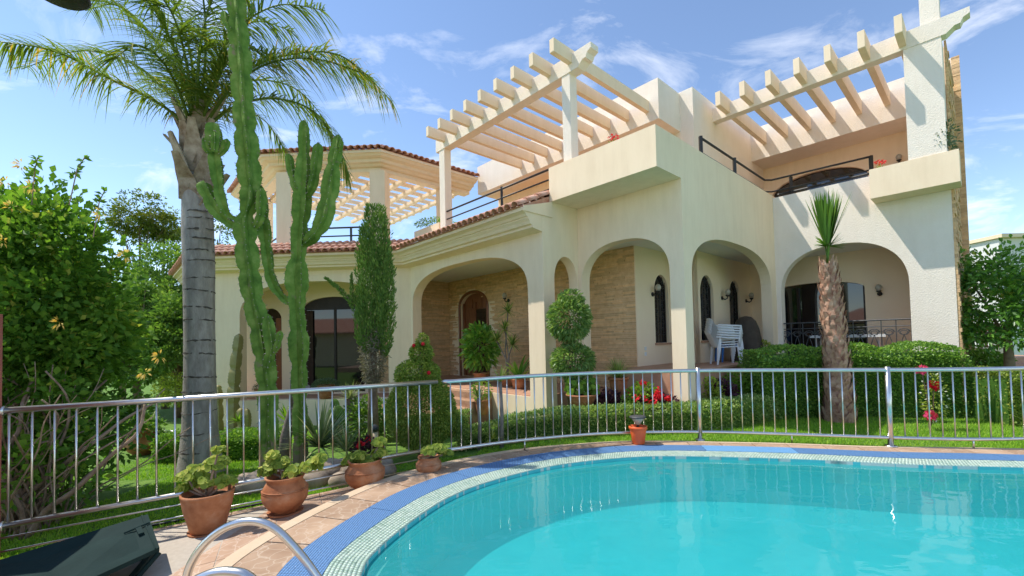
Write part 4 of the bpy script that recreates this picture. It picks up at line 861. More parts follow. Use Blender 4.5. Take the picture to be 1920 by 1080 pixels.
def frond(pts, ll, nl, parent, tn=.5):
    P = resample(crm(pts, 10), .05); n = len(P); T = np.gradient(P, axis=0); T = unit(T)
    f = build('frond', MB().tube(P, np.linspace(.03, .006, n), 6), MT['fanbark'] if False else LF['palm'], parent, smooth=True)
    nl = int(nl*.95); ts = np.sort(np.r_[RNG.uniform(.14, 1, nl), RNG.uniform(.14, 1, nl)]); ii = np.clip((ts*(n-1)).astype(int), 0, n-1); m = len(ts)
    S = unit(np.cross(T[ii], ZD)); sg = np.where(RNG.random(m) < .5, -1, 1)[:, None]; up = unit(np.cross(S, T[ii]))
    D = S*sg*RNG.uniform(.7, 1.1, (m, 1))+T[ii]*RNG.uniform(.35, .9, (m, 1))+up*RNG.uniform(-.25, .45, (m, 1))
    L = ll*(np.sin(np.clip(ts, .1, .97)*math.pi*.93)**.55)*RNG.uniform(.8, 1.15, m)
    tint = np.clip(RNG.normal(tn, .2, m), 0, 1)
    blades('leaflets', P[ii], D, L, RNG.uniform(.02, .034, m), LF['palm'], f, droop=.62, segs=4, tint=tint, kind='stuff')
CR = (366, 240)
def fpx(l): return [at(x, y, PY+(max(d, -.25) if x > 378 else d)) for x, y, d in l]
FR = [([(360, 245, 0), (300, 195, -.2), (200, 145, -.5), (100, 95, -.8), (-30, 75, -1.1)], .72, 120, .60), ([(355, 240, .0), (330, 190, .3), (250, 120, .6), (150, 95, .9), (40, 130, 1.2)], .7, 80, .62),
      ([(362, 240, 0), (340, 130, -.1), (290, 20, -.3), (210, -60, -.6), (120, -80, -.9)], .85, 90, .5), ([(366, 240, 0), (360, 120, .2), (330, 10, .5), (270, -90, .7), (200, -110, 1)], .85, 90, .45),
      ([(370, 240, 0), (385, 110, .0), (380, -10, -.2), (350, -120, -.4), (300, -190, -.6)], .85, 90, .45), ([(374, 240, 0), (410, 130, .4), (440, 30, .7), (490, -60, 1), (560, -90, 1.3)], .85, 90, .45),
      ([(378, 240, 0), (440, 150, .1), (530, 105, .3), (640, 105, .5), (735, 190, .7)], .74, 110, .72), ([(378, 245, 0), (430, 170, -.3), (500, 120, -.6), (590, 110, -.8), (690, 140, -1)], .72, 90, .7),
      ([(376, 250, 0), (440, 200, .3), (520, 185, .6), (600, 220, .8), (655, 330, 1.0)], .66, 110, .5), ([(375, 245, 0), (420, 180, .8), (480, 150, 1.3), (560, 170, 1.8), (620, 240, 2.2)], .66, 90, .5),
      ([(370, 250, 0), (400, 170, -.6), (430, 110, -1.1), (470, 90, -1.5), (520, 110, -1.9)], .7, 80, .5), ([(362, 250, 0), (335, 170, -.5), (300, 110, -1), (255, 85, -1.4), (215, 110, -1.7)], .72, 80, .5),
      ([(368, 250, 0), (372, 160, .8), (370, 90, 1.5), (360, 50, 2.2), (350, 60, 2.8)], .75, 80, .4), ([(372, 250, 0), (395, 150, -.2), (440, 60, -.3), (520, 10, -.4), (610, 20, -.5)], .8, 90, .5),
      ([(366, 250, 0), (350, 190, .9), (320, 150, 1.6), (290, 150, 2.1), (270, 190, 2.5)], .7, 70, .4), ([(376, 255, 0), (410, 215, 1.0), (450, 205, 1.6), (500, 230, 2.0), (540, 290, 2.3)], .62, 80, .45)]
FR += [([(364, 240, 0), (350, 120, -.3), (320, 20, -.7), (260, -40, -1.1), (190, -30, -1.5)], .85, 100, .5), ([(370, 240, 0), (372, 120, -.5), (390, 20, -.9), (430, -50, -1.3), (490, -60, -1.7)], .85, 100, .5), ([(368, 245, 0), (340, 150, .2), (280, 60, .4), (220, 10, .6), (160, 20, .8)], .8, 100, .5), ([(372, 245, 0), (400, 160, .1), (430, 80, .2), (480, 40, .3), (550, 60, .5)], .8, 100, .55)]
for pts, ll, nl, tn in FR: frond(fpx(pts), ll, nl, palm, tn)
# --- columnar cacti
RIB = 5
def cprof_(n=RIB*4, depth=.45):
    return [1-depth*abs(math.sin(math.pi*j/4))**.8*(1 if j % 4 else 0) for j in range(n)]
def cactus_limb(name, path, parent, Y, mt=None, dep=.62, ribs=4, k=.98):
    P = np.array([[*at(x, y, Y+d), w*Y/F_PX/2*k] for x, y, w, d in path]); Q = resample(crm(P, 8), .03); n = len(Q); m = ribs*4
    s = np.arange(n)*.03; ph = random.uniform(0, 3); wl_ = random.uniform(.40, .56); wig = random.uniform(.03, .06)
    mod = 1-.24*np.abs(np.cos(math.pi*s/wl_+ph+wig*np.sin(s*3)))**10
    r = Q[:, 3]*mod*1.08; tipn = min(n//3, max(3, int(r[-1]/.03)))
    for i in range(tipn): r[n-1-i] *= math.sqrt(max(.02, 1-((tipn-i)/tipn)**2))
    pr = [1, 1-dep*.62, 1-dep, 1-dep*.62]*ribs; pr = pr; tb_ = MB().tube(Q[:, :3], r, m, True, .5, pr)
    v = np.array(tb_.v)[:n*m].reshape(n, m, 3); c = Q[:, None, :3]
    sc_r = 1+.07*np.abs(np.sin(s*math.pi/.085+ph))-.02               # scalloped rib edges
    th_ = random.uniform(.5, .8); dv = v-c; dx = unit(np.gradient(Q[:, :3], axis=0))[:, None, :]; v = c+dv*math.cos(th_)+np.cross(np.broadcast_to(dx, dv.shape), dv)*math.sin(th_)
    v[:, ::4] = c+(v[:, ::4]-c)*sc_r[:, None, None]*(1+RNG.normal(0, .012, (n, ribs, 1)))
    tb_.v = [tuple(p) for p in v.reshape(-1, 3)]
    o = build(name, tb_, mt or MT['cactus'], parent, smooth=True); o.data.set_sharp_from_angle(angle=R(38))
    a = v[1::3, ::4].reshape(-1, 3); cc_ = np.repeat(Q[1::3, None, :3], ribs, 1).reshape(-1, 3); d = unit(a-cc_); q = len(a)
    kk = .009; t1 = unit(np.cross(d, ZD+.01)); Vs = np.stack([a+t1*kk, a-t1*kk, a+ZD*kk*1.6, a+d*.022+ZD*RNG.normal(0, .006, (q, 1))], 1).reshape(-1, 3); k4 = np.arange(q)[:, None]*4
    build_np('spines', Vs, np.concatenate([k4+np.array([f]) for f in ((0, 2, 3), (1, 3, 2), (0, 3, 1))], 1).reshape(-1, 3), np.full(3*q, .5), MT['spine'], o, kind='stuff')
    return o
CYL = 6.45
cb = gp(*at(518, 880, CYL)[:2])
cac = thing('tall_cactus', cb, 'tallest green columnar cactus with thick stem, in front of the bay left of its twin', 'cactus')
cactus_limb('stem', [(505, 935, 30, 0), (504, 850, 30, 0), (503, 770, 32, 0), (500, 706, 33, 0), (488, 620, 34, 0), (474, 558, 34, 0), (463, 470, 37, 0), (459, 425, 36, 0), (463, 398, 26, 0), (470, 370, 34, 0), (466, 305, 39, 0), (461, 250, 37, 0), (455, 180, 34, 0), (450, 100, 36, 0), (444, 25, 30, 0), (440, -40, 30, 0), (438, -75, 24, 0)], cac, CYL)
cactus_limb('arm', [(456, 428, 15, 0), (432, 420, 20, -.03), (408, 396, 27, -.08), (390, 365, 27, -.1), (378, 340, 22, -.1)], cac, CYL)
cactus_limb('arm', [(448, 412, 12, 0), (426, 402, 16, -.06), (414, 372, 22, -.12), (407, 330, 25, -.12), (402, 285, 29, -.12), (401, 255, 32, -.12), (400, 230, 26, -.12)], cac, CYL)
for p in ([(394, 288, 9, -.18), (385, 275, 13, -.22), (382, 258, 12, -.22)], [(410, 290, 9, -.18), (421, 278, 15, -.2), (426, 260, 14, -.2)], [(402, 285, 9, -.24), (403, 265, 13, -.27), (403, 246, 11, -.27)], [(500, 690, 14, -.1), (508, 655, 20, -.13), (504, 615, 20, -.13), (501, 588, 15, -.13)], [(512, 662, 8, -.13), (521, 645, 12, -.15), (526, 620, 12, -.15)], [(434, 60, 10, -.05), (424, 42, 15, -.05), (421, 20, 13, -.05)], [(466, 30, 6, 0), (474, 20, 10, 0), (473, 5, 8, 0)], [(478, 425, 10, 0), (487, 410, 16, -.05), (490, 385, 18, -.05), (490, 352, 15, -.05)]):
    cactus_limb('pup', p, cac, CYL)
cb2 = gp(*at(560, 850, CYL+.35)[:2])
cac2 = thing('branching_cactus', cb2, 'candelabra cactus with several upright arms in front of the bay window', 'cactus')
CY2 = CYL+.35
cactus_limb('stem', [(564, 900, 26, 0), (563, 820, 26, 0), (562, 750, 26, 0), (561, 692, 29, 0), (560, 632, 36, 0), (557, 582, 25, 0), (557, 545, 40, 0), (557, 510, 38, 0), (560, 470, 27, 0), (562, 430, 31, 0), (566, 385, 33, 0), (569, 335, 31, 0), (570, 300, 25, 0), (570, 255, 20, 0), (570, 225, 14, 0)], cac2, CY2)
for p in ([(563, 368, 9, 0), (553, 350, 13, -.06), (546, 322, 14, -.06), (541, 288, 15, -.06)], [(572, 372, 11, 0), (585, 350, 17, -.06), (592, 315, 20, -.06), (597, 268, 17, -.06)], [(568, 458, 14, 0), (588, 442, 24, -.08), (606, 412, 28, -.1), (617, 365, 31, -.1), (625, 310, 25, -.1), (632, 275, 19, -.1), (634, 252, 13, -.1)], [(552, 572, 12, 0), (528, 556, 19, -.06), (508, 522, 21, -.1), (500, 470, 22, -.1), (496, 440, 26, -.1), (494, 400, 21, -.1), (491, 370, 20, -.1), (489, 348, 15, -.1)], [(630, 285, 7, -.12), (638, 274, 9, -.14), (641, 262, 8, -.14)]):
    cactus_limb('arm', p, cac2, CY2)
for lab, Yc, path in (('thin pale columnar cactus leaning on the bay pillar', 13.1, [(437, 800, 20, 0), (438, 740, 20, 0), (442, 680, 18, 0), (447, 640, 15, 0), (448, 626, 12, 0)]), ('short pale columnar cactus beside the palm trunk', 13.0, [(411, 800, 14, 0), (410, 760, 14, 0), (409, 722, 12, 0)]), ('small twin stemmed cactus in the bed by the bay', 12.6, [(452, 800, 12, 0), (452, 780, 13, 0), (451, 765, 11, 0)])):
    b = gp(*at(path[0][0], 795, Yc)[:2]); c = thing('thin_cactus', b, lab, 'cactus'); path[0] = (path[0][0], 815, path[0][2], 0)
    cactus_limb('stem', path, c, Yc, MT['cactus_pale'], dep=.25)
    if 'twin' in lab: cactus_limb('stem', [(463, 815, 12, 0), (463, 785, 14, 0), (463, 766, 11, 0)], c, Yc, MT['cactus_pale'], dep=.25)
# --- big vine covered thicket at the left
vt = thing('honeysuckle_thicket', gp(-5.8, 5.6), 'big leafy honeysuckle thicket with yellow flowers and tangled bare stems behind the fence', 'shrub')
P1, D1, T1, C1 = clumps((-6.75, 5.75, 2.15), (1.45, 1.05, 1.72), 420, 70, .32, low=-.55, fill=.5)
P2, D2, T2, C2 = clumps((-5.85, 5.35, 1.15), (.62, .55, 1.1), 60, 45, .24, low=-.9, fill=.5)
P4, D4, T4, C4 = clumps((-5.5, 5.0, .3), (.6, .5, .6), 40, 24, .22, low=-.6, fill=.5)
P5, D5, T5, C5 = clumps((-7.0, 6.1, .8), (1.7, .7, 1.4), 200, 60, .34, low=-.9, fill=.7)
okv = (P1[:, 1] > 4.5); PA = np.concatenate([P1[okv], P2, P4, P5]); DA = np.concatenate([D1[okv], D2, D4, D5])+np.array([0, -.3, .25])
leaves('foliage', PA, DA, RNG.uniform(.07, .135, len(PA)), LF['vine'], vt, wr=.62, tint=np.concatenate([T1[okv], T2, T4, T5*.6]))
for i in range(130):
    x0 = random.uniform(-7.0, -5.2); y0 = random.uniform(4.65, 5.3); z0 = float(ground_z(x0, y0)); p = np.array([x0, y0, z0]); pts = [p]; d = np.array([random.uniform(-.5, .5), random.uniform(-.3, .2), 1.])
    for k in range(6): d = d+np.array([random.gauss(0, .35), random.gauss(0, .2), random.gauss(0, .15)]); p = p+d/np.linalg.norm(d)*.32; pts.append(p)
    r = random.choice((.007, .009, .012, .016, .022, .034)); build('vine_stem', MB().tube(crm(pts, 3), np.linspace(r, r*.4, 19), 7), MT['woody'], vt, smooth=True)
FLW = [at(x, y, 4.75) for x, y in ((22, 388), (10, 340), (112, 605), (40, 310), (60, 350), (300, 668), (272, 698), (190, 400), (5, 452), (235, 478))]
for c in FLW:
    d = rand_dirs(16); d[:, 1] = -abs(d[:, 1]); leaves('flower', c+d*.03, d, .06, MT['yellowflower'], vt, wr=.3)
sp = []
for bx, by in ((130, 300), (60, 300), (175, 360)):     # loose shoots above the top
    b = at(bx, by+40, 5.4)
    tip = b+np.array([random.uniform(0, .25), 0, .30]); build('shoot', MB().tube([b-ZD*.3, (b+tip)/2, tip], .006, 5), MT['woody'], vt); n = 26
    tt_ = RNG.random(n); sp.append(b+(tip-b)*tt_[:, None])
sp = np.concatenate(sp); leaves('shoot_leaves', sp, rand_dirs(len(sp))+np.array([.2, -.2, .5]), .09, LF['vine'], vt, wr=.5)
# --- background trees
def tree(name, base, c, r, nc, nl, cr, ls, lm, label, group=None, trunk_r=.12, wr=.5, low=-.7, fill=.6, limbs=7):
    t = thing(name, base, label, 'tree', group); c = np.array(c, float)
    P, D, T, CC = clumps(c, r, nc, nl, cr, low=low, fill=fill)
    top = c-ZD*r[2]*.3; build('trunk', MB().tube([base-ZD*.1, (np.array(base)+top)/2+np.array([random.gauss(0, .1), 0, 0]), top], [trunk_r*1.2, trunk_r, trunk_r*.6], 10), MT['bark'], t, smooth=True)
    for i in range(limbs):
        q = CC[i*len(CC)//limbs]; s0 = np.array(base)+(top-np.array(base))*random.uniform(.5, 1); build('branch', MB().tube([s0, (s0+q)/2+ZD*.1, q], [trunk_r*.45, trunk_r*.3, trunk_r*.12], 6), MT['bark'], t, smooth=True)
    leaves('crown', P, D, RNG.uniform(.7, 1.3, len(P))*ls, lm, t, wr=wr, tint=T); return t
for i, (px, py, Y, r, nc, nl, lab) in enumerate([(262, 640, 17, (1.7, 1.4, 2.2), 130, 110, 'dark leafy tree behind the lawn, next to the honeysuckle'), (310, 600, 19, (1.9, 1.5, 3.2), 170, 120, 'dense green tree directly behind the palm trunk'), (420, 630, 21, (2.4, 1.5, 2.8), 110, 60, 'dense tree seen through the bay side arch'), (230, 560, 23, (2.2, 1.5, 2.6), 80, 60, 'rounded tree rising beyond the lawn at the far left'), (335, 650, 16.5, (1.3, 1.2, 1.9), 110, 100, 'dark rounded tree low behind the palm trunk'), (150, 640, 20, (3.5, 1.5, 2.5), 80, 80, 'dark tree hidden behind the honeysuckle thicket')]):
    c = at(px, py, Y); tree('garden_tree', gp(c[0], c[1]), c, r, nc, nl, .42, .16, LF['far'], lab, 'trees at the back of the garden', .13)
for i, (px, py, Y, lab) in enumerate([(262, 415, 24, 'feathery tall tree with thin trunks against the sky, left one'), (308, 440, 25, 'feathery tall tree with thin trunks against the sky, nearer the palm')]):
    c = at(px, py, Y); t = tree('feathery_tree', gp(c[0], c[1]), c, (1.6, 1.2, 1.6), 52, 80, .42, .15, LF['airy'], lab, 'feathery trees on the skyline', .06, low=-.5, fill=.9, limbs=12)
c = at(408, 440, 24); tree('feathery_tree', gp(c[0], c[1]), c, (.5, .5, 1.0), 10, 40, .3, .14, LF['airy'], 'thin feathery tree peeking out right of the palm trunk', 'feathery trees on the skyline', .05, limbs=4)
# --- right tree
rt = at(1885, 565, 9.6); tree('citrus_tree', gp(rt[0], rt[1]), rt, (1.15, .95, 1.45), 120, 60, .30, .12, LF['citrus'], 'glossy green citrus tree at the right edge beside the stone wall', None, .09, low=-.85)
# --- cypress
cyb = gp(*at(700, 830, 9.0)[:2]); cy = thing('cypress', cyb, 'narrow dark cypress with dry brown lower skirt in front of the bay', 'tree')
build('trunk', MB().tube([cyb-ZD*.1, at(699, 740, 9), at(700, 600, 9)], [.13, .10, .05], 10), MT['bark'], cy, smooth=True)
def spire(px0, y0, y1, wid, n, Y, dx=0):
    t = RNG.random(n); a = RNG.uniform(0, 6.283, n); y = y0+(y1-y0)*t; w = wid*np.clip(np.sin(np.clip(t*.93+.07, 0, 1)*math.pi)**.45, .12, 1)*RNG.uniform(.6, 1.0, n)*(1+.16*np.sin(a*5+t*9)+.10*np.sin(t*37+a*2))
    c = np.array([at(px0+dx*tt_, yy, Y) for tt_, yy in zip(t, y)]); return c+np.stack([np.cos(a)*w, np.sin(a)*w, 0*a], 1), np.stack([np.cos(a)*.45, np.sin(a)*.45, 1+0*a], 1)
Pc = [spire(703, 388, 660, .30, 6500, 9.0), spire(688, 430, 665, .22, 3500, 8.9), spire(722, 470, 670, .20, 3500, 8.95), spire(676, 540, 650, .13, 900, 8.9), spire(712, 405, 560, .22, 1800, 8.85)]
P = np.concatenate([p for p, d in Pc]); D = np.concatenate([d for p, d in Pc])+.35*rand_dirs(len(P)); leaves('crown', P, D, RNG.uniform(.05, .10, len(P)), LF['cypress'], cy, wr=.3, droop=0)
Pd = [spire(700, 610, 725, .25, 2600, 9.0)]; leaves('dry_skirt', Pd[0][0], Pd[0][1]+.6*rand_dirs(2600)-np.array([0, 0, .9]), RNG.uniform(.05, .1, 2600), LF['cypress_dry'], cy, wr=.3)
br = [at(668, 575, 8.9), at(640, 545, 8.8), at(612, 522, 8.7)]; build('branch', MB().tube(br, [.02, .015, .008], 6), MT['bark'], cy); t_ = RNG.random(500)[:, None]; pb_ = np.where(t_ < .5, br[0]+(br[1]-br[0])*t_*2, br[1]+(br[2]-br[1])*(t_*2-1)); leaves('branch_spray', pb_+.05*rand_dirs(500)*(1.3-t_), unit(br[2]-br[0])+.5*rand_dirs(500), .07, LF['cypress'], cy, wr=.3)
br = [at(660, 575, 8.9), at(660, 540, 8.9), at(659, 515, 8.9)]; t_ = RNG.random(300)[:, None]; leaves('branch_spray', br[0]+(br[2]-br[0])*t_+.05*rand_dirs(300)*(1.2-t_), ZD+.4*rand_dirs(300), .07, LF['cypress'], cy, wr=.3)
# --- topiary
tb = gp(*at(788, 845, 7.35)[:2]); to_ = thing('topiary_shrub', tb, 'clipped three tier topiary shrub with a few red fruits beside the steps', 'shrub')
build('trunk', MB().tube([tb-ZD*.05, at(788, 640, 7.35)], [.05, .025], 8), MT['bark'], to_, smooth=True)
Ps = []; Ds = []
for px, py, rx, rz, n in ((790, 772, .57, .62, 22000), (783, 702, .37, .26, 6000), (790, 662, .19, .17, 2000), (793, 642, .10, .15, 500)):
    p, d = shell(at(px, py, 7.35), (rx, rx*.9, rz), n, .4, -1); Ps.append(p); Ds.append(d+.7*rand_dirs(len(d)))
P = np.concatenate(Ps); leaves('foliage', P, np.concatenate(Ds), RNG.uniform(.03, .055, len(P)), LF['topiary'], to_, wr=.5)
for x, y in ((793, 645), (776, 648), (804, 699)): c = at(x, y, 7.05 if y > 690 else 7.25); build('fruit', MB().blob(c, (.032, .032, .034), 10, .03), MT['redflower'], to_, smooth=True)
# --- hedges
def hedge(name, P, half, h, n, lm, label, ls=.045, wob=.05, hs=None):
    """clipped hedge along a plan polyline"""
    Q = resample(np.array(P, float), .1); L = len(Q); T = np.gradient(Q, axis=0); T /= np.linalg.norm(T, axis=1)[:, None]; Nn = np.stack([-T[:, 1], T[:, 0]], 1)
    mid = Q[L//2]; t = thing(name, gp(*mid), label, 'hedge')
    hq = np.full(L, h) if hs is None else np.interp(np.linspace(0, 1, L), *hs)
    core = MB(); gzq = np.array([float(ground_z(*q)) for q in Q])
    vs = [[(*(Q[i]+Nn[i]*s*(half-.07)), gzq[i]-.05+z*(hq[i]-.05)) for s, z in ((-1, 0), (1, 0), (1, 1), (-1, 1))] for i in range(L)]
    core.add([p for r_ in vs for p in r_], [(i*4+j, i*4+(j+1) % 4, i*4+4+(j+1) % 4, i*4+4+j) for i in range(L-1) for j in range(4)]+[(3, 2, 1, 0), tuple((L-1)*4+k for k in range(4))], .05)
    build('hedge_core', core, LF['hedge'], t)
    i = RNG.integers(0, L, n); face = RNG.random(n); q = Q[i]+T[i]*RNG.uniform(-.06, .06, (n, 1)); hh_ = hq[i]
    ptop = half*2/(half*2+2*h); u = RNG.uniform(-1, 1, n); zz_ = RNG.random(n)
    top = face < ptop*1.3; s = np.where(top, u, np.where(RNG.random(n) < .72, -1, 1)); z = np.where(top, 1., zz_**.9)
    endm = RNG.random(n) < .10; e = np.where(RNG.random(n) < .5, 0, L-1); q[endm] = Q[e[endm]]; s[endm] = u[endm]; z[endm] = zz_[endm]
    rnd = 1-.12*np.clip(np.abs(s)-.75, 0, 1)*4*(z > .85)
    wv = 1+wob*np.sin(q[:, 0]*5.1+z*4)*np.sin(q[:, 1]*4.3+1)
    Pp = np.stack([q[:, 0]+Nn[i][:, 0]*s*half*wv, q[:, 1]+Nn[i][:, 1]*s*half*wv, gzq[i]+z*hh_*rnd*wv], 1)+RNG.normal(0, .018, (n, 3))
    D = np.stack([Nn[i][:, 0]*s*np.where(top, .3, 1), Nn[i][:, 1]*s*np.where(top, .3, 1), np.where(top, 1., .35)], 1)+.75*rand_dirs(n)
    leaves('foliage', Pp, D, RNG.uniform(.7, 1.3, n)*ls, lm, t, wr=.55); return t
hedge('low_hedge', [(-.95, 7.58), (.3, 7.72), (2.2, 7.86), (3.4, 8.0), (4.4, 8.42), (5.1, 8.85)], .24, .52, 30000, LF['hedge_var'], 'long low clipped hedge running from the steps to the tall hedge', .045, hs=([0, .1, .13, 1], [.30, .33, .42, .46]))
hedge('tall_hedge', [(4.95, 9.05), (6.4, 9.1), (8.0, 8.85), (8.62, 8.72)], .42, 1.36, 42000, LF['hedge'], 'tall square clipped hedge in front of the iron balustrade', .05)
hedge('round_hedge', [(8.6, 8.0), (9.3, 7.95)], .45, .90, 9000, LF['topiary'], 'rounded bush right of the tall hedge behind the fence', .05)
hedge('low_hedge', [(-6.9, 8.75), (-5.9, 8.75), (-4.75, 8.6)], .3, .50, 12000, LF['hedge'], 'short dark hedge on the lawn behind the palm trunk', .05)
hedge('low_hedge', [(-2.2, 9.3), (-1.0, 9.2)], .25, .45, 5000, LF['hedge_var'], 'short low hedge between the cypress and the topiary', .045)
# --- fan palm
fbp = gp(*at(1574, 786, 8.35)[:2]); fan = thing('fan_palm', fbp, 'young fan palm with scaly brown trunk in front of the tall hedge', 'palm tree')
fpath = [(1574, 790, .27), (1573, 740, .235), (1568, 680, .21), (1562, 600, .19), (1556, 540, .155), (1552, 498, .12)]
FT = crm(np.array([[*at(x, y, 8.35), r] for x, y, r in fpath]), 8)
ft = build('trunk', MB().tube(FT[:, :3], FT[:, 3]*.92, 18), MT['fanbark'], fan, smooth=True)
sc_ = MB()
for i in range(330):
    t_ = i/330; k = FT[min(int(t_*(len(FT)-1)), len(FT)-1)]; a = i*2.399; d = np.array([math.cos(a), math.sin(a), 0]); sdir = np.cross(ZD, d); r = k[3]*.9; w = r*.55; c = k[:3]+ZD*random.uniform(-.02, .02); L = random.uniform(.13, .22); fl2 = random.uniform(.02, .07)
    tw = random.uniform(-.06, .06); p0 = c+d*r; p1 = c+d*(r+.03)+ZD*L*.5+sdir*tw*.5; p2 = c+d*(r+fl2)+ZD*L+sdir*tw
    sc_.add([p0-sdir*w*.55, p0+sdir*w*.55, p1+sdir*w*.42, p1-sdir*w*.42, p2+sdir*w*.12, p2-sdir*w*.12], [(0, 1, 2, 3), (3, 2, 4, 5)])
build('bark_scales', sc_, MT['fanbark'], ft, kind='stuff')
ftop = at(1551, 500, 8.35)
for (x, y, tx, ty, n, sprd, L) in ((1552, 490, 1535, 380, 34, .21, 1.0), (1552, 490, 1565, 378, 44, .25, 1.05), (1552, 490, 1552, 395, 24, .2, .8), (1552, 462, 1530, 455, 16, .55, .30), (1553, 462, 1578, 450, 20, .6, .34)):
    b = at(x, y, 8.35); hub = b+(at(tx, ty, 8.3)-b)*(.30 if L > .5 else .05); f = build('frond', MB().tube([ftop, b, hub], [.022, .016, .01], 6), LF['fan'], fan, smooth=True)
    ax = unit(at(tx, ty, 8.3)-b); sid = unit(np.cross(ax, np.array([0, 1., .2]))); an = np.linspace(-sprd, sprd, n)+RNG.normal(0, .02, n)
    D = np.cos(an)[:, None]*ax+np.sin(an)[:, None]*sid+np.array([0, 1., 0])*RNG.normal(0, .12, (n, 1)); blades('fan_blades', np.repeat(hub[None], n, 0), D, L*RNG.uniform(.85, 1.08, n), .05, LF['fan'], f, droop=.03, segs=4, kind='stuff', taper=.4)
# --- two-ball shrub by the corner column
bb = gp(*at(1068, 790, 8.75)[:2]); bs = thing('ball_shrub', bb, 'standard shrub clipped into two leafy balls beside the white corner column', 'shrub')
for k in range(5): build('stem', MB().tube([bb+np.array([.03*math.cos(k), .03*math.sin(k), -.05]), at(1058+5*k, 690, 8.75), at(1055+6*k, 610, 8.75)], [.022, .016, .01], 6), MT['bark'], bs, smooth=True)
Ps = []; Ds = []
for px, py, rx, rz, n in ((1067, 598, .40, .43, 3000), (1074, 676, .40, .33, 2600), (1085, 712, .25, .14, 500), (1070, 560, .22, .16, 400)):
    p, d = shell(at(px, py, 8.75), (rx, rx, rz), n, .35, -1); Ps.append(p); Ds.append(d+.6*rand_dirs(len(d))+np.array([0, 0, -.1]))
P = np.concatenate(Ps); leaves('foliage', P, np.concatenate(Ds), RNG.uniform(.07, .12, len(P)), LF['ball'], bs, wr=.36)
# --- rosettes: agaves, yuccas, aloes, dracaena
def rosette(name, c, n, L, w, lm, parent, e0=.1, e1=1.3, droop=.2, segs=4):
    a = RNG.uniform(0, 6.283, n); e = RNG.uniform(e0, e1, n); D = np.stack([np.cos(a)*np.cos(e), np.sin(a)*np.cos(e), np.sin(e)], 1); k = 1 if n < 90 else 1
    return blades(name, np.repeat(np.array(c)[None], n, 0)+D*.02, D, L*RNG.uniform(.7, 1.05, n), w, lm, parent, droop=droop, segs=segs, kind='stuff')
for px, py, Y, n, L, w, lm, lab, trunk in ((600, 835, 7.0, 130, .95, .05, 'agave', 'big spiky grey green agave left of the cypress', 0), (650, 845, 6.8, 60, .55, .032, 'agave', 'smaller spiky agave tucked beside the big one', 0), (655, 748, 9.6, 60, .55, .035, 'agave', 'yucca head on a short shaggy trunk by the patio wall', .62), (447, 790, 12.4, 22, .38, .06, 'bright', 'small aloe in the bed before the bay pillar', 0), (897, 746, 7.25, 16, .40, .035, 'yucca', 'young yucca on a thin stem, left one before the brick steps', .62), (938, 716, 7.2, 18, .44, .035, 'yucca', 'taller young yucca on a thin stem before the porch', .86), (372, 742, 9.2, 30, .8, .05, 'bright', 'bright green cycad behind the palm trunk', 0), (540, 792, 8.4, 34, .62, .07, 'bright', 'bright green cycad between the two tall cacti', 0), (278, 800, 9.4, 30, .5, .035, 'agave', 'spiky plant in the clay urn on the far lawn', 0), (925, 825, 7.0, 14, .3, .03, 'yucca', 'small yellow green yucca on the grass by the fence bend', 0)):
    c = at(px, py, Y); g = gp(c[0], c[1]); t = thing('rosette_plant', g, lab, 'plant')
    if trunk: build('trunk', MB().tube([g-ZD*.05, (g+c)/2+np.array([.015, 0, 0]), c], [.035, .03, .025] if w < .036 and lm == 'yucca' else [.1, .11, .07], 8), MT['greytrunk'] if lm == 'yucca' else MT['bark'], t, smooth=True)
    elif c[2]-g[2] < .5: c = g+ZD*.05+ZD*max(0, c[2]-g[2])*.8
    rosette('blades', c, n, L, w, LF[lm], t, .05 if lm != 'yucca' else .15, 1.35, .18 if lm == 'agave' else .28)
# plumeria stump
pl = gp(*at(532, 880, 6.9)[:2]); t = thing('bare_frangipani', pl, 'bare grey frangipani trunk with cut branches between the cacti', 'tree')
build('trunk', MB().tube([pl-ZD*.05, at(536, 820, 6.9), at(548, 770, 6.9), at(575, 722, 6.9)], [.11, .085, .07, .06], 10), MT['greytrunk'], t, smooth=True); build('branch', MB().tube([at(549, 768, 6.9), at(551, 735, 6.85), at(550, 712, 6.85)], [.06, .05, .045], 10), MT['greytrunk'], t, smooth=True)
# prickly pear
pp_ = gp(*at(630, 830, 7.7)[:2]); t = thing('prickly_pear', pp_, 'prickly pear with flat green pads beside the agave', 'cactus')
for x, y, rx, rz, tilt in ((628, 815, .13, .2, 0), (622, 785, .11, .17, -.3), (634, 778, .11, .17, .25), (645, 800, .1, .16, .4), (615, 805, .1, .15, -.5), (628, 760, .08, .12, .1)):
    m = MB().blob(at(x, y, 7.7+random.uniform(-.1, .1)), (rx, .035, rz), 12, .05); build('pad', m, MT['cactus'], t, smooth=True)
# rocks round the cactus bed
BL = []
for i, (x, y, Y, r) in enumerate([(446, 884, 6.1, .12), (462, 876, 6.2, .13), (480, 890, 6.0, .16), (498, 878, 6.15, .17), (470, 902, 5.85, .15), (520, 893, 6.05, .15), (620, 880, 6.2, .2), (645, 872, 6.4, .17), (668, 880, 6.1, .19), (700, 878, 6.3, .17), (712, 862, 6.6, .15), (590, 890, 5.9, .16), (560, 897, 5.9, .14), (640, 900, 5.8, .13), (434, 872, 6.4, .09), (724, 880, 6.1, .13)]):
    c = at(x, y, Y); c[2] = float(ground_z(c[0], c[1]))+r*.62; where = ('left of the tall cactus', 'under the agave')[x > 540]
    BL.append((x, where)); build('boulder', MB().blob(c, (r*1.2, r, r*.95), 16, .16), MT['rock'], None, smooth=True, label=f'rounded garden boulder {where}', cat='rock', group=f'boulders {where}')
ORD = ['leftmost', 'second', 'third', 'fourth', 'fifth', 'sixth', 'seventh', 'eighth', 'ninth']
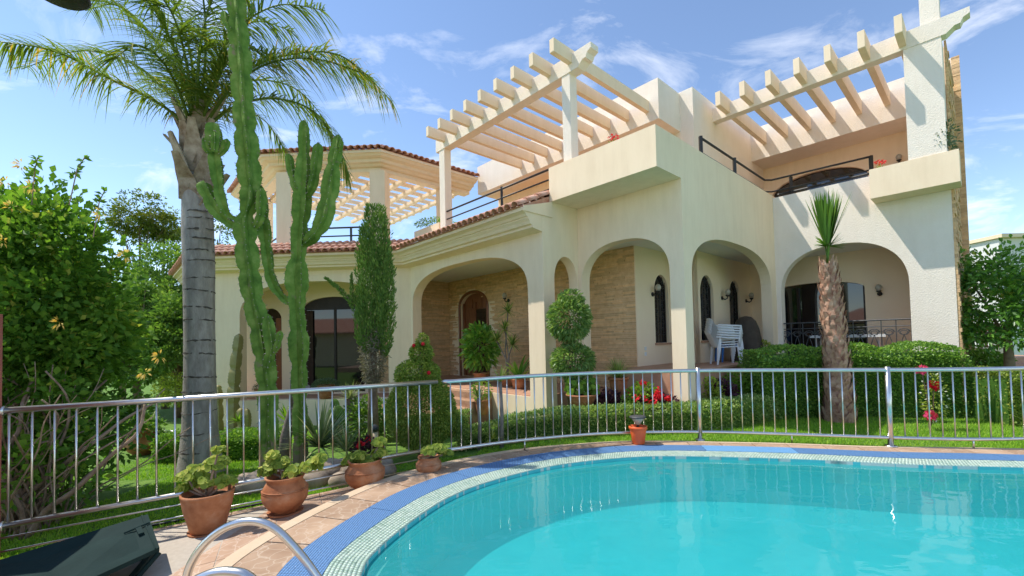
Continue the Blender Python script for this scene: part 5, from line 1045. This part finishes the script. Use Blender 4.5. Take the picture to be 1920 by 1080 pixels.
bo_ = [o for o in COL.objects if o.name.startswith('boulder')]
for wh in set(w for _, w in BL):
    grp = sorted([(x, o) for (x, w), o in zip(BL, bo_) if w == wh], key=lambda q: q[0])
    for k, (x, o) in enumerate(grp): o['label'] = f'{ORD[k]} rounded boulder' + (' from the left' if k else '') + f' in the row {wh}'
# --- porch and terrace plants
def potted(name, base, r, h, lab, fol, cat='potted plant', prof=POT_C, mt=None):
    t = pot(name, base, r, h, prof, lab, cat, mt); fol(t, base+ZD*h*.86); return t
def bush(rad, n, ls, lm, up=.3, wr=.5, cz=1.0):
    def f(t, b): 
        c = b+ZD*rad[2]*cz; p, d = shell(c, rad, n, .6, -.9); stemmy(t, b, [c+rand_dirs(1)[0]*np.array(rad)*.4 for _ in range(4)], MT['bark'], .01); leaves('foliage', p, d+.5*rand_dirs(len(d))+ZD*up, RNG.uniform(.7, 1.3, len(p))*ls, lm, t, wr=wr)
    return f
def flowers(t, c, rad, n, mt, k=12, s=.03):
    for _ in range(n):
        q = c+rand_dirs(1)[0]*np.array(rad); q[1] -= .05; d = rand_dirs(k); leaves('flower', q+d*s*.4, d, s, mt, t, wr=.8)
pf = .425
potted('umbrella_tree', H(6.05, -.15, pf), .22, .32, 'potted umbrella tree with glossy leaves by the front door', bush((.46, .42, .66), 800, .19, LF['schef'], .1, .5, 1.15))
def drac(t, b):
    for k, (dx, z, n) in enumerate(((-.28, 1.0, 46), (.15, .85, 46), (-.05, 1.28, 36), (.05, 1.75, 40))):
        e = b+np.array([dx, 0, z]); build('stem', MB().tube([b, b+np.array([dx*.2+.06*(-1)**k, 0, z*.4]), e], [.022, .018, .014], 7), MT['greytrunk'], t, smooth=True); rosette('blades', e, n+20, .46, .036, LF['hedge_var'], t, -.3, 1.3, .25)
potted('dracaena', H(4.95, -.1, pf), .21, .28, 'potted dracaena with curved bare stems on the porch', drac)
def strel(t, b):
    n = 16; a = RNG.uniform(0, 6.28, n); e = RNG.uniform(.5, 1.3, n); D = np.stack([np.cos(a)*np.cos(e), np.sin(a)*np.cos(e), np.sin(e)], 1); blades('foliage', np.repeat(b[None], n, 0), D, RNG.uniform(.8, 1.2, n), .14, LF['schef'], t, droop=.4, segs=5, kind='stuff')
potted('broad_leaf_plant', H(4.25, -.35, pf), .2, .25, 'potted broad leaved plant next to the white porch column', strel)
potted('small_porch_plant', H(4.15, -1.62, -.05), .17, .34, 'bushy clay potted plant at the foot of the porch column', bush((.24, .24, .26), 400, .06, LF['bright']))
def soilpot(px, py, Y): c = at(px, py, Y); return c
q = at(1092, 758, 8.5); potted('begonia_trough', q, .30, .20, 'clay trough of round leaved begonias under the ball shrub', lambda t, b: disc_leaves('foliage', b+np.stack([RNG.uniform(-.3, .3, 90), RNG.uniform(-.15, .15, 90), RNG.uniform(.02, .3, 90)], 1), rand_dirs(90)*.6+np.array([0, -.5, .5]), RNG.uniform(.08, .13, 90), LF['bright'], t))
def grassy(t, b): rosette('blades', b, 260, .72, .014, LF['hedge_var'], t, .45, 1.5, .35, 5)
q = at(1160, 740, 9.0); potted('grass_pot', q, .2, .36, 'clay pot with a tuft of fine grass before the stone wall', grassy)
for nm, px, py, Y, rad, lm, lab, fl, nf in (('red_geranium', 1205, 755, 8.25, (.30, .22, .30), 'bright', 'red flowering geranium clump behind the low hedge', 'redflower', 11), ('purple_coleus', 1140, 758, 8.5, (.26, .2, .22), 'purple', 'dark purple leaved plant beside the grass pot', None, 0), ('purple_coleus', 1248, 765, 8.3, (.22, .2, .2), 'purple', 'dark purple leaved plant beside the white pillar and red flowers', None, 0), ('red_geranium', 1225, 762, 8.1, (.24, .15, .2), 'purple', 'low red flowers right of the geranium clump', 'redflower', 7), ('green_coleus', 1325, 745, 8.75, (.26, .2, .32), 'geranium', 'yellow green plant right of the white pillar', None, 0), ('green_coleus', 1378, 735, 9.25, (.30, .2, .32), 'bright', 'bright green plant before the terrace platform', None, 0), ('purple_coleus', 1350, 742, 8.95, (.28, .2, .28), 'purple', 'dark purple plant between two green ones below the terrace', None, 0), ('purple_coleus', 1425, 735, 9.5, (.38, .2, .32), 'purple', 'dark purple plant where the two hedges meet', None, 0), ('white_dusty_bush', 330, 730, 15.5, (.6, .5, .5), 'geranium', 'yellow green bush behind the palm on the far lawn', None, 0), ('dark_shrub', 690, 790, 9.6, (.5, .3, .45), 'far', 'dark shrub at the foot of the cypress', None, 0), ('dark_shrub', 1830, 680, 10.8, (.6, .4, .25), 'far', 'dark green mound below the side steps', None, 0), ('crown_of_thorns', 690, 850, 6.9, (.2, .2, .2), 'purple', 'small reddish bush behind the third clay pot', 'redflower', 2)):
    c = at(px, py, Y); g = gp(c[0], c[1]); t = thing(nm, g, lab, 'plant'); rad = tuple(np.array(rad)*1.2); p, d = shell(c, rad, int(1100*rad[0]/.3), .7, -.95); p[:, 2] = np.maximum(p[:, 2], g[2])
    build('stem', MB().tube([g-ZD*.03, c], [.02, .012], 6), MT['bark'], t); leaves('foliage', p, d+.6*rand_dirs(len(d))+ZD*.2, RNG.uniform(.05, .1, len(p)) if lm != 'far' else RNG.uniform(.06, .12, len(p)), LF[lm], t, wr=.55)
    if fl: flowers(t, c+np.array([0, -.05, .05]), np.array(rad)*.95, nf*2, MT[fl], 14, .06)
ro = gp(*at(1742, 800, 7.5)[:2]); t = thing('rose_bush', ro, 'spindly rose with pink and red blooms rising through the fence line', 'plant')
for x, y, m in ((1727, 692, 'pinkflower'), (1750, 722, 'redflower'), (1745, 778, 'pinkflower')):
    c = at(x, y, 7.4); build('stem', MB().tube([ro, (ro+c)/2+np.array([.04, 0, 0]), c], .008, 5), MT['bark'], t); d = rand_dirs(40); leaves('flower', c+d*.03, d, .075, MT[m], t, wr=.9)
d = rand_dirs(220); cc = at(1752, 745, 7.4); leaves('foliage', cc+d*np.array([.2, .12, .42])*RNG.random((220, 1))**.4, d+ZD*.3, .05, LF['geranium'], t, wr=.6); d = rand_dirs(60); leaves('buds', cc+d*np.array([.18, .12, .4]), d, .045, MT['whiteflower'], t, wr=.7)
# pots on the bay wall and elsewhere
def lav(t, b): p, d = shell(b+ZD*.02, (.42, .3, .24), 1500, .4, -.1); leaves('foliage', p, d+.4*rand_dirs(len(d)), .07, LF['lavender'], t, wr=.2)
q = fs_(8.13, -1.18)(2.75, .15)-ZD*.04; q[2] = -.035; potted('lavender_bowl', q, .26, .42, 'wide clay bowl of grey lavender on the patio wall before the window', lav)
q = fs_(8.13, -1.18)(4.85, .15); q[2] = -.035; potted('small_lavender_pot', q, .16, .3, 'small clay pot with grey herb on the patio wall behind the tall cactus', lambda t, b: lav2(t, b))  if False else None
def lav2(t, b): p, d = shell(b+ZD*.02, (.22, .2, .2), 500, .4, -.1); leaves('foliage', p, d+.4*rand_dirs(len(d)), .06, LF['lavender'], t, wr=.2)
potted('small_lavender_pot', np.array([q[0], q[1], -.035]), .16, .34, 'small clay pot with grey herb on the patio wall between the cacti', lav2)
q = at(266, 858, 9.4); q[2] = ground_z(q[0], q[1]); potted('clay_urn', q, .3, .52, 'tall clay urn with a leafy plant on the far left lawn', bush((.42, .35, .25), 900, .07, LF['hedge'], cz=.6), prof=POT_B)
q = at(318, 850, 9.6); q[2] = ground_z(q[0], q[1]); bu = thing('black_bucket', q, 'black plastic bucket standing on the lawn left of the palm', 'bucket'); build('bucket_body', MB().lathe([(.19, 0), (.25, .40), (.27, .40), (.27, .43), (.235, .43), (.19, .1)], q, 24), MT['iron'], bu, smooth=True); build('bucket_handle', MB().tube([q+np.array([.25*math.cos(k/10*math.pi), -.1, .42+.08*math.sin(k/10*math.pi)]) for k in range(11)], .007, 6), MT['steel'], bu)
q = gp(*at(703, 815, 8.3)[:2]); bo = thing('bollard_light', q, 'small white bollard garden light at the edge of the bed', 'lamp'); build('light_body', MB().lathe([(.06, 0), (.06, .38)], q, 16), MT['cornice'], bo, smooth=True); build('light_cap', MB().lathe([(.075, .38), (.075, .44), (.05, .49), (.01, .51)], q, 16), MT['iron_grey'], bo, smooth=True)
build('garden_hose', MB().tube(crm([gp(-4.2, 4.9)+ZD*.03, gp(-3.9, 4.75)+ZD*.03, gp(-3.4, 4.98)+ZD*.03, gp(-2.9, 5.25)+ZD*.03, gp(-2.3, 5.45)+ZD*.03], 6), .014, 8), MT['iron'], None, smooth=True, label='black garden hose lying on the grass behind the clay pots', cat='hose')
# balcony plants
q = H(-3.33, 4.9, 5.28); t = thing('balcony_shrub', q, 'loose grey green shrub growing in the right balcony box', 'shrub'); p, d = shell(q+ZD*.36, (.24, .24, .42), 420, .9, -.95); leaves('foliage', p, d+.5*rand_dirs(len(d)), .07, LF['lavender'], t, wr=.5)
for k in range(5): build('stem', MB().tube([q, q+np.array([random.gauss(0, .1), random.gauss(0, .1), .6])], .01, 5), MT['bark'], t)
for ab, lab in (((1.0, -.7), 'red flowering stalk in the left balcony box'), ((-2.3, 4.85), 'small orange red flower in the right balcony box')):
    q = H(*ab, 5.38 if ab[0] > 0 else 5.29); t = thing('balcony_flower', q, lab, 'flower'); build('stem', MB().tube([q, q+ZD*.17], .008, 5), LF['bright'], t); rosette('blades', q, 14, .2, .025, LF['bright'], t, .3, 1.2)
    for k in range(5): d = rand_dirs(10); leaves('flower', q+ZD*.19+np.array([math.cos(k*1.3), math.sin(k*1.3), .1])*.07+d*.01, d, .06, MT['redflower'], t, wr=.4)
q = H(7.7, -.5, 5.2); t = thing('roof_planter_shrub', q, 'leafy plant in the planter on the tiled roof', 'shrub'); p, d = shell(q+ZD*.12, (.65, .25, .2), 700, .7, -.4); leaves('foliage', p, d+.5*rand_dirs(len(d)), .07, LF['hedge'], t)
# ================================================================== TERRACE FURNITURE, LAMPS
def make_chair(mt, lab, loc, rz, group=None):
    t = thing('plastic_chair', (0, 0, 0), lab, 'chair', group)
    for sx_, sy in ((1, 1), (1, -1), (-1, 1), (-1, -1)):
        build('leg', MB().tube([(sx_*.26, sy*.27, 0), (sx_*.22, sy*.235, .42)], [.022, .034], 6), mt, t)
    build('seat', MB().hexa([(-.22, -.22, .40), (.25, -.24, .42), (.25, .24, .42), (-.22, .22, .40), (-.22, -.22, .425), (.25, -.24, .445), (.25, .24, .445), (-.22, .22, .425)], .5), mt, t)
    mb = MB(); n = 11; rows = [[(-.22-.16*v-.05*math.cos(k)*(1), .255*math.sin(k)*(1-.12*v), .43+.40*v*(1-.18*(abs(k)/1.5)**2)) for k in np.linspace(-1.5, 1.5, n)] for v in (0, .35, .7, 1)]
    rows2 = [[(x+.018, y*.94, z) for x, y, z in r_] for r_ in rows]; allv = [p for r_ in rows+rows2 for p in r_]; m = len(rows)
    f = [(i*n+j, i*n+j+1, (i+1)*n+j+1, (i+1)*n+j) for i in range(m-1) for j in range(n-1)]; k = m*n; f += [(k+i*n+j+1, k+i*n+j, k+(i+1)*n+j, k+(i+1)*n+j+1) for i in range(m-1) for j in range(n-1)]+[((m-1)*n+j, (m-1)*n+j+1, k+(m-1)*n+j+1, k+(m-1)*n+j) for j in range(n-1)]
    build('backrest', MB().add(allv, f, .5), mt, t, smooth=True)
    for s in (-1, 1): build('armrest', MB().tube([(-.27, s*.26, .66), (0, s*.285, .63), (.22, s*.28, .62), (.25, s*.255, .42)], .026, 6), mt, t, smooth=True)
    t.location = tuple(map(float, loc)); t.rotation_euler = (0, 0, rz); return t
rzc = R(-8)
ch = make_chair(MT['plastic'], 'white plastic chair, lowest of the stack on the terrace', H(.48, 2.95, .957), rzc, 'stacked white plastic chairs')
ords = ['second', 'third', 'fourth', 'fifth', 'sixth']
for k in range(5):
    copy_tree(ch, H(.48-.008*(k+1), 2.95+.008*(k+1), .957+.058*(k+1)), rzc, ('white plastic chair, topmost of the stack on the terrace' if k == 4 else f'white plastic chair, {ords[k]} from the bottom of the terrace stack'))
make_chair(MT['blueplastic'], 'blue plastic chair half hidden behind the white stack', H(.82, 4.05, .957), rzc)
q = H(.52, 4.45, .957); gc = thing('covered_grill', q, 'barbecue under a tall brown cloth cover on the terrace', 'barbecue')
mb = MB(); n = 40; rows = []
for z, r in ((0, .40), (.15, .385), (.5, .36), (.85, .31), (1.05, .24), (1.16, .14), (1.19, .02)):
    rows.append([q+np.array([math.cos(6.2832*j/n), math.sin(6.2832*j/n), 0])*r*(1+.045*math.sin(j*6.2832/n*9)*(1-z))+ZD*(z+.003) for j in range(n)])
mb.add([p for r_ in rows for p in r_], [(i*n+j, i*n+(j+1) % n, (i+1)*n+(j+1) % n, (i+1)*n+j) for i in range(len(rows)-1) for j in range(n)], .5); build('cloth_cover', mb, MT['cover'], gc, smooth=True)
q = H(-.05, 4.35, .96); q = H(.12, 4.55, 1.0); potted('terrace_plant', q, .12, .2, 'small clay pot with reddish plant at the terrace edge', bush((.16, .16, .16), 300, .06, LF['geranium']))
tbp = H(-1.35, 6.15, .957); tb_ = thing('terrace_table', tbp, 'white plastic table behind the iron balustrade', 'table'); build('table_top', MB().hbox(-2.15, -.6, 5.75, 6.5, 1.53, 1.60, .5), MT['plastic'], tb_)
for a, b in ((-2.0, 5.9), (-.7, 5.9), (-2.0, 6.4), (-.7, 6.4)): build('leg', MB().tube([H(a, b, .957), H(a, b, 1.53)], .025, 8), MT['plastic'], tb_)
def lamp(p, nrm_, lab):
    t = thing('wall_lamp', p, lab, 'lamp', 'black wall lanterns'); s = np.cross(nrm_, ZD)
    build('wall_plate', MB().tube([p, p+nrm_*.02], .055, 14), MT['iron'], t, smooth=True)
    build('bracket', MB().tube([p+nrm_*.01, p+nrm_*.09-ZD*.05, p+nrm_*.15-ZD*.02, p+nrm_*.16+ZD*.05], .016, 8), MT['iron'], t, smooth=True)
    c = p+nrm_*.16+ZD*.05; build('lamp_base', MB().lathe([(.02, -.03), (.05, 0), (.06, .02)], c, 14), MT['iron'], t, smooth=True)
    build('lamp_shade', MB().lathe([(.045, .02), (.07, .09), (.072, .12), (.05, .17), (.015, .19)], c, 16), MT['lampglass'], t, smooth=True)
nb_, na_ = -RD, -LD
for p, nn_, lab in ((H(6.35, 1.26, 2.9), nb_, 'wall lantern on the stone wall right of the front door'), (H(1.835, 2.05, 2.72), na_, 'wall lantern on cream wall left of the white pillar'), (H(1.195, 4.66, 2.70), na_, 'wall lantern between the two arched windows on the terrace'), (H(1.195, 6.45, 2.7), na_, 'wall lantern at the far corner of the terrace'), (H(-1.93, 6.895, 2.65), nb_, 'wall lantern right of the dining doors'), (H(-3.085, 5.8, 2.65), LD, 'wall lantern beside the right edge of the dining arch'), (H(-2.27, 8.695, 6.45), nb_, 'wall lantern on the upper balcony wall'), (H(5.2, -.0, .0), None, None)):
    if lab: lamp(p, nn_, lab)
# overhanging garden lamp at top left
lp0 = at(110, -14, 3.4); gl = thing('garden_lamp', (-5.4, 3.2, low_z(-5.4)), 'dark lamp head hanging into the top left corner', 'lamp')
build('lamp_pole', MB().tube([(-5.4, 3.2, -.4), (-5.4, 3.2, 4.5), (-5.1, 3.25, 4.75), (lp0[0], lp0[1], lp0[2]+.12)], .04, 10), MT['iron'], gl, smooth=True); build('lamp_head', MB().lathe([(.17, -.02), (.19, 0), (.17, .06), (.06, .11), (.02, .13)], lp0, 24), MT['iron'], gl, smooth=True)
# --- neighbour house and steps at the right edge
q = at(1870, 640, 14); nbh = thing('neighbour_house', gp(q[0], q[1]), 'white neighbouring house behind the citrus tree', 'house')
build('wall', MB().box(q[0]+3.6, q[0]+11, 17, 22, -.3, 5.2, .5), MT['white_wall'], nbh); build('roof_edge', MB().box(q[0]+3.5, q[0]+11.1, 16.8, 22.1, 5.21, 5.35, .5), MT['cornice'], nbh)
q = at(1858, 668, 12.2); sw = thing('side_stair', (q[0], q[1], 0), 'side stair with cream parapet and red steps by the citrus tree', 'stairs')
build('parapet', MB().box(q[0]-.35, q[0]+.35, q[1]-.1, q[1]+.15, -.1, q[2]+.25, .5), MT['cornice'], sw)
for k in range(5): build('step', MB().box(q[0]+.36, q[0]+3.2, q[1]-.3+.3*k, q[1]+2.4, -.1, .12+.17*k, .5), MT['terra_floor'], sw)
for k in range(4): build('stair_baluster', MB().lathe([(.05, 0), (.03, .08), (.08, .25), (.03, .45), (.06, .6)], (q[0]-.25+.16*k, q[1]+.02, q[2]+.25), 10), MT['wood'], sw, smooth=True)
build('handrail', MB().box(q[0]-.35, q[0]+.35, q[1]-.07, q[1]+.1, q[2]+.85, q[2]+.92, .5), MT['wood'], sw)
c = at(1840, 620, 11.8); t = thing('pink_climber', gp(c[0], c[1]), 'pink flowering climber over the side stair', 'plant'); build('stem', MB().tube([gp(c[0], c[1]), c], .012, 5), MT['bark'], t); flowers(t, c, (.3, .1, .08), 6, MT['pinkflower'], 12, .09)
c = at(1812, 620, 10.2); t = thing('side_wall_shrub', gp(c[0], c[1]), 'thin shrub against the stone side wall', 'shrub'); p, d = shell(c, (.3, .25, .55), 500, .9, -.95); build('stem', MB().tube([gp(c[0], c[1]), c], .02, 6), MT['bark'], t); leaves('foliage', p, d+.4*rand_dirs(len(d)), .08, LF['far'], t, wr=.4)

# --- pool house behind the viewer (mirrored in the glass)
ph = thing('pool_house', (-6, -9, 0), 'low cream pool house with tiled roof behind the pool, mirrored in the bay glass', 'house')
build('wall', MB().box(-27, -3, -12, -9.05, -.4, 2.7, .5), MT['stucco'], ph)
build('roof', MB().hexa([(x, y, z+d) for d in (0, .12) for x, y, z in ((-27.5, -8.5, 2.6), (-2.5, -8.5, 2.6), (-2.5, -12.5, 4.1), (-27.5, -12.5, 4.1))], .5), MT['rooftile'], ph)
build('window', MB().box(-12, -9, -9.045, -8.97, .6, 2.0, .5), MT['glass'], ph); build('door', MB().box(-7, -5.9, -9.045, -8.96, -.2, 2.0, .5), MT['wood'], ph)

# --- unseen paving added on the viewer's side, bounces warm light onto shaded walls
build('bounce_paving', MB().box(-14, 16, -9, .02, -.4, -.42+.36, .5), MT['deck'], kind='structure')
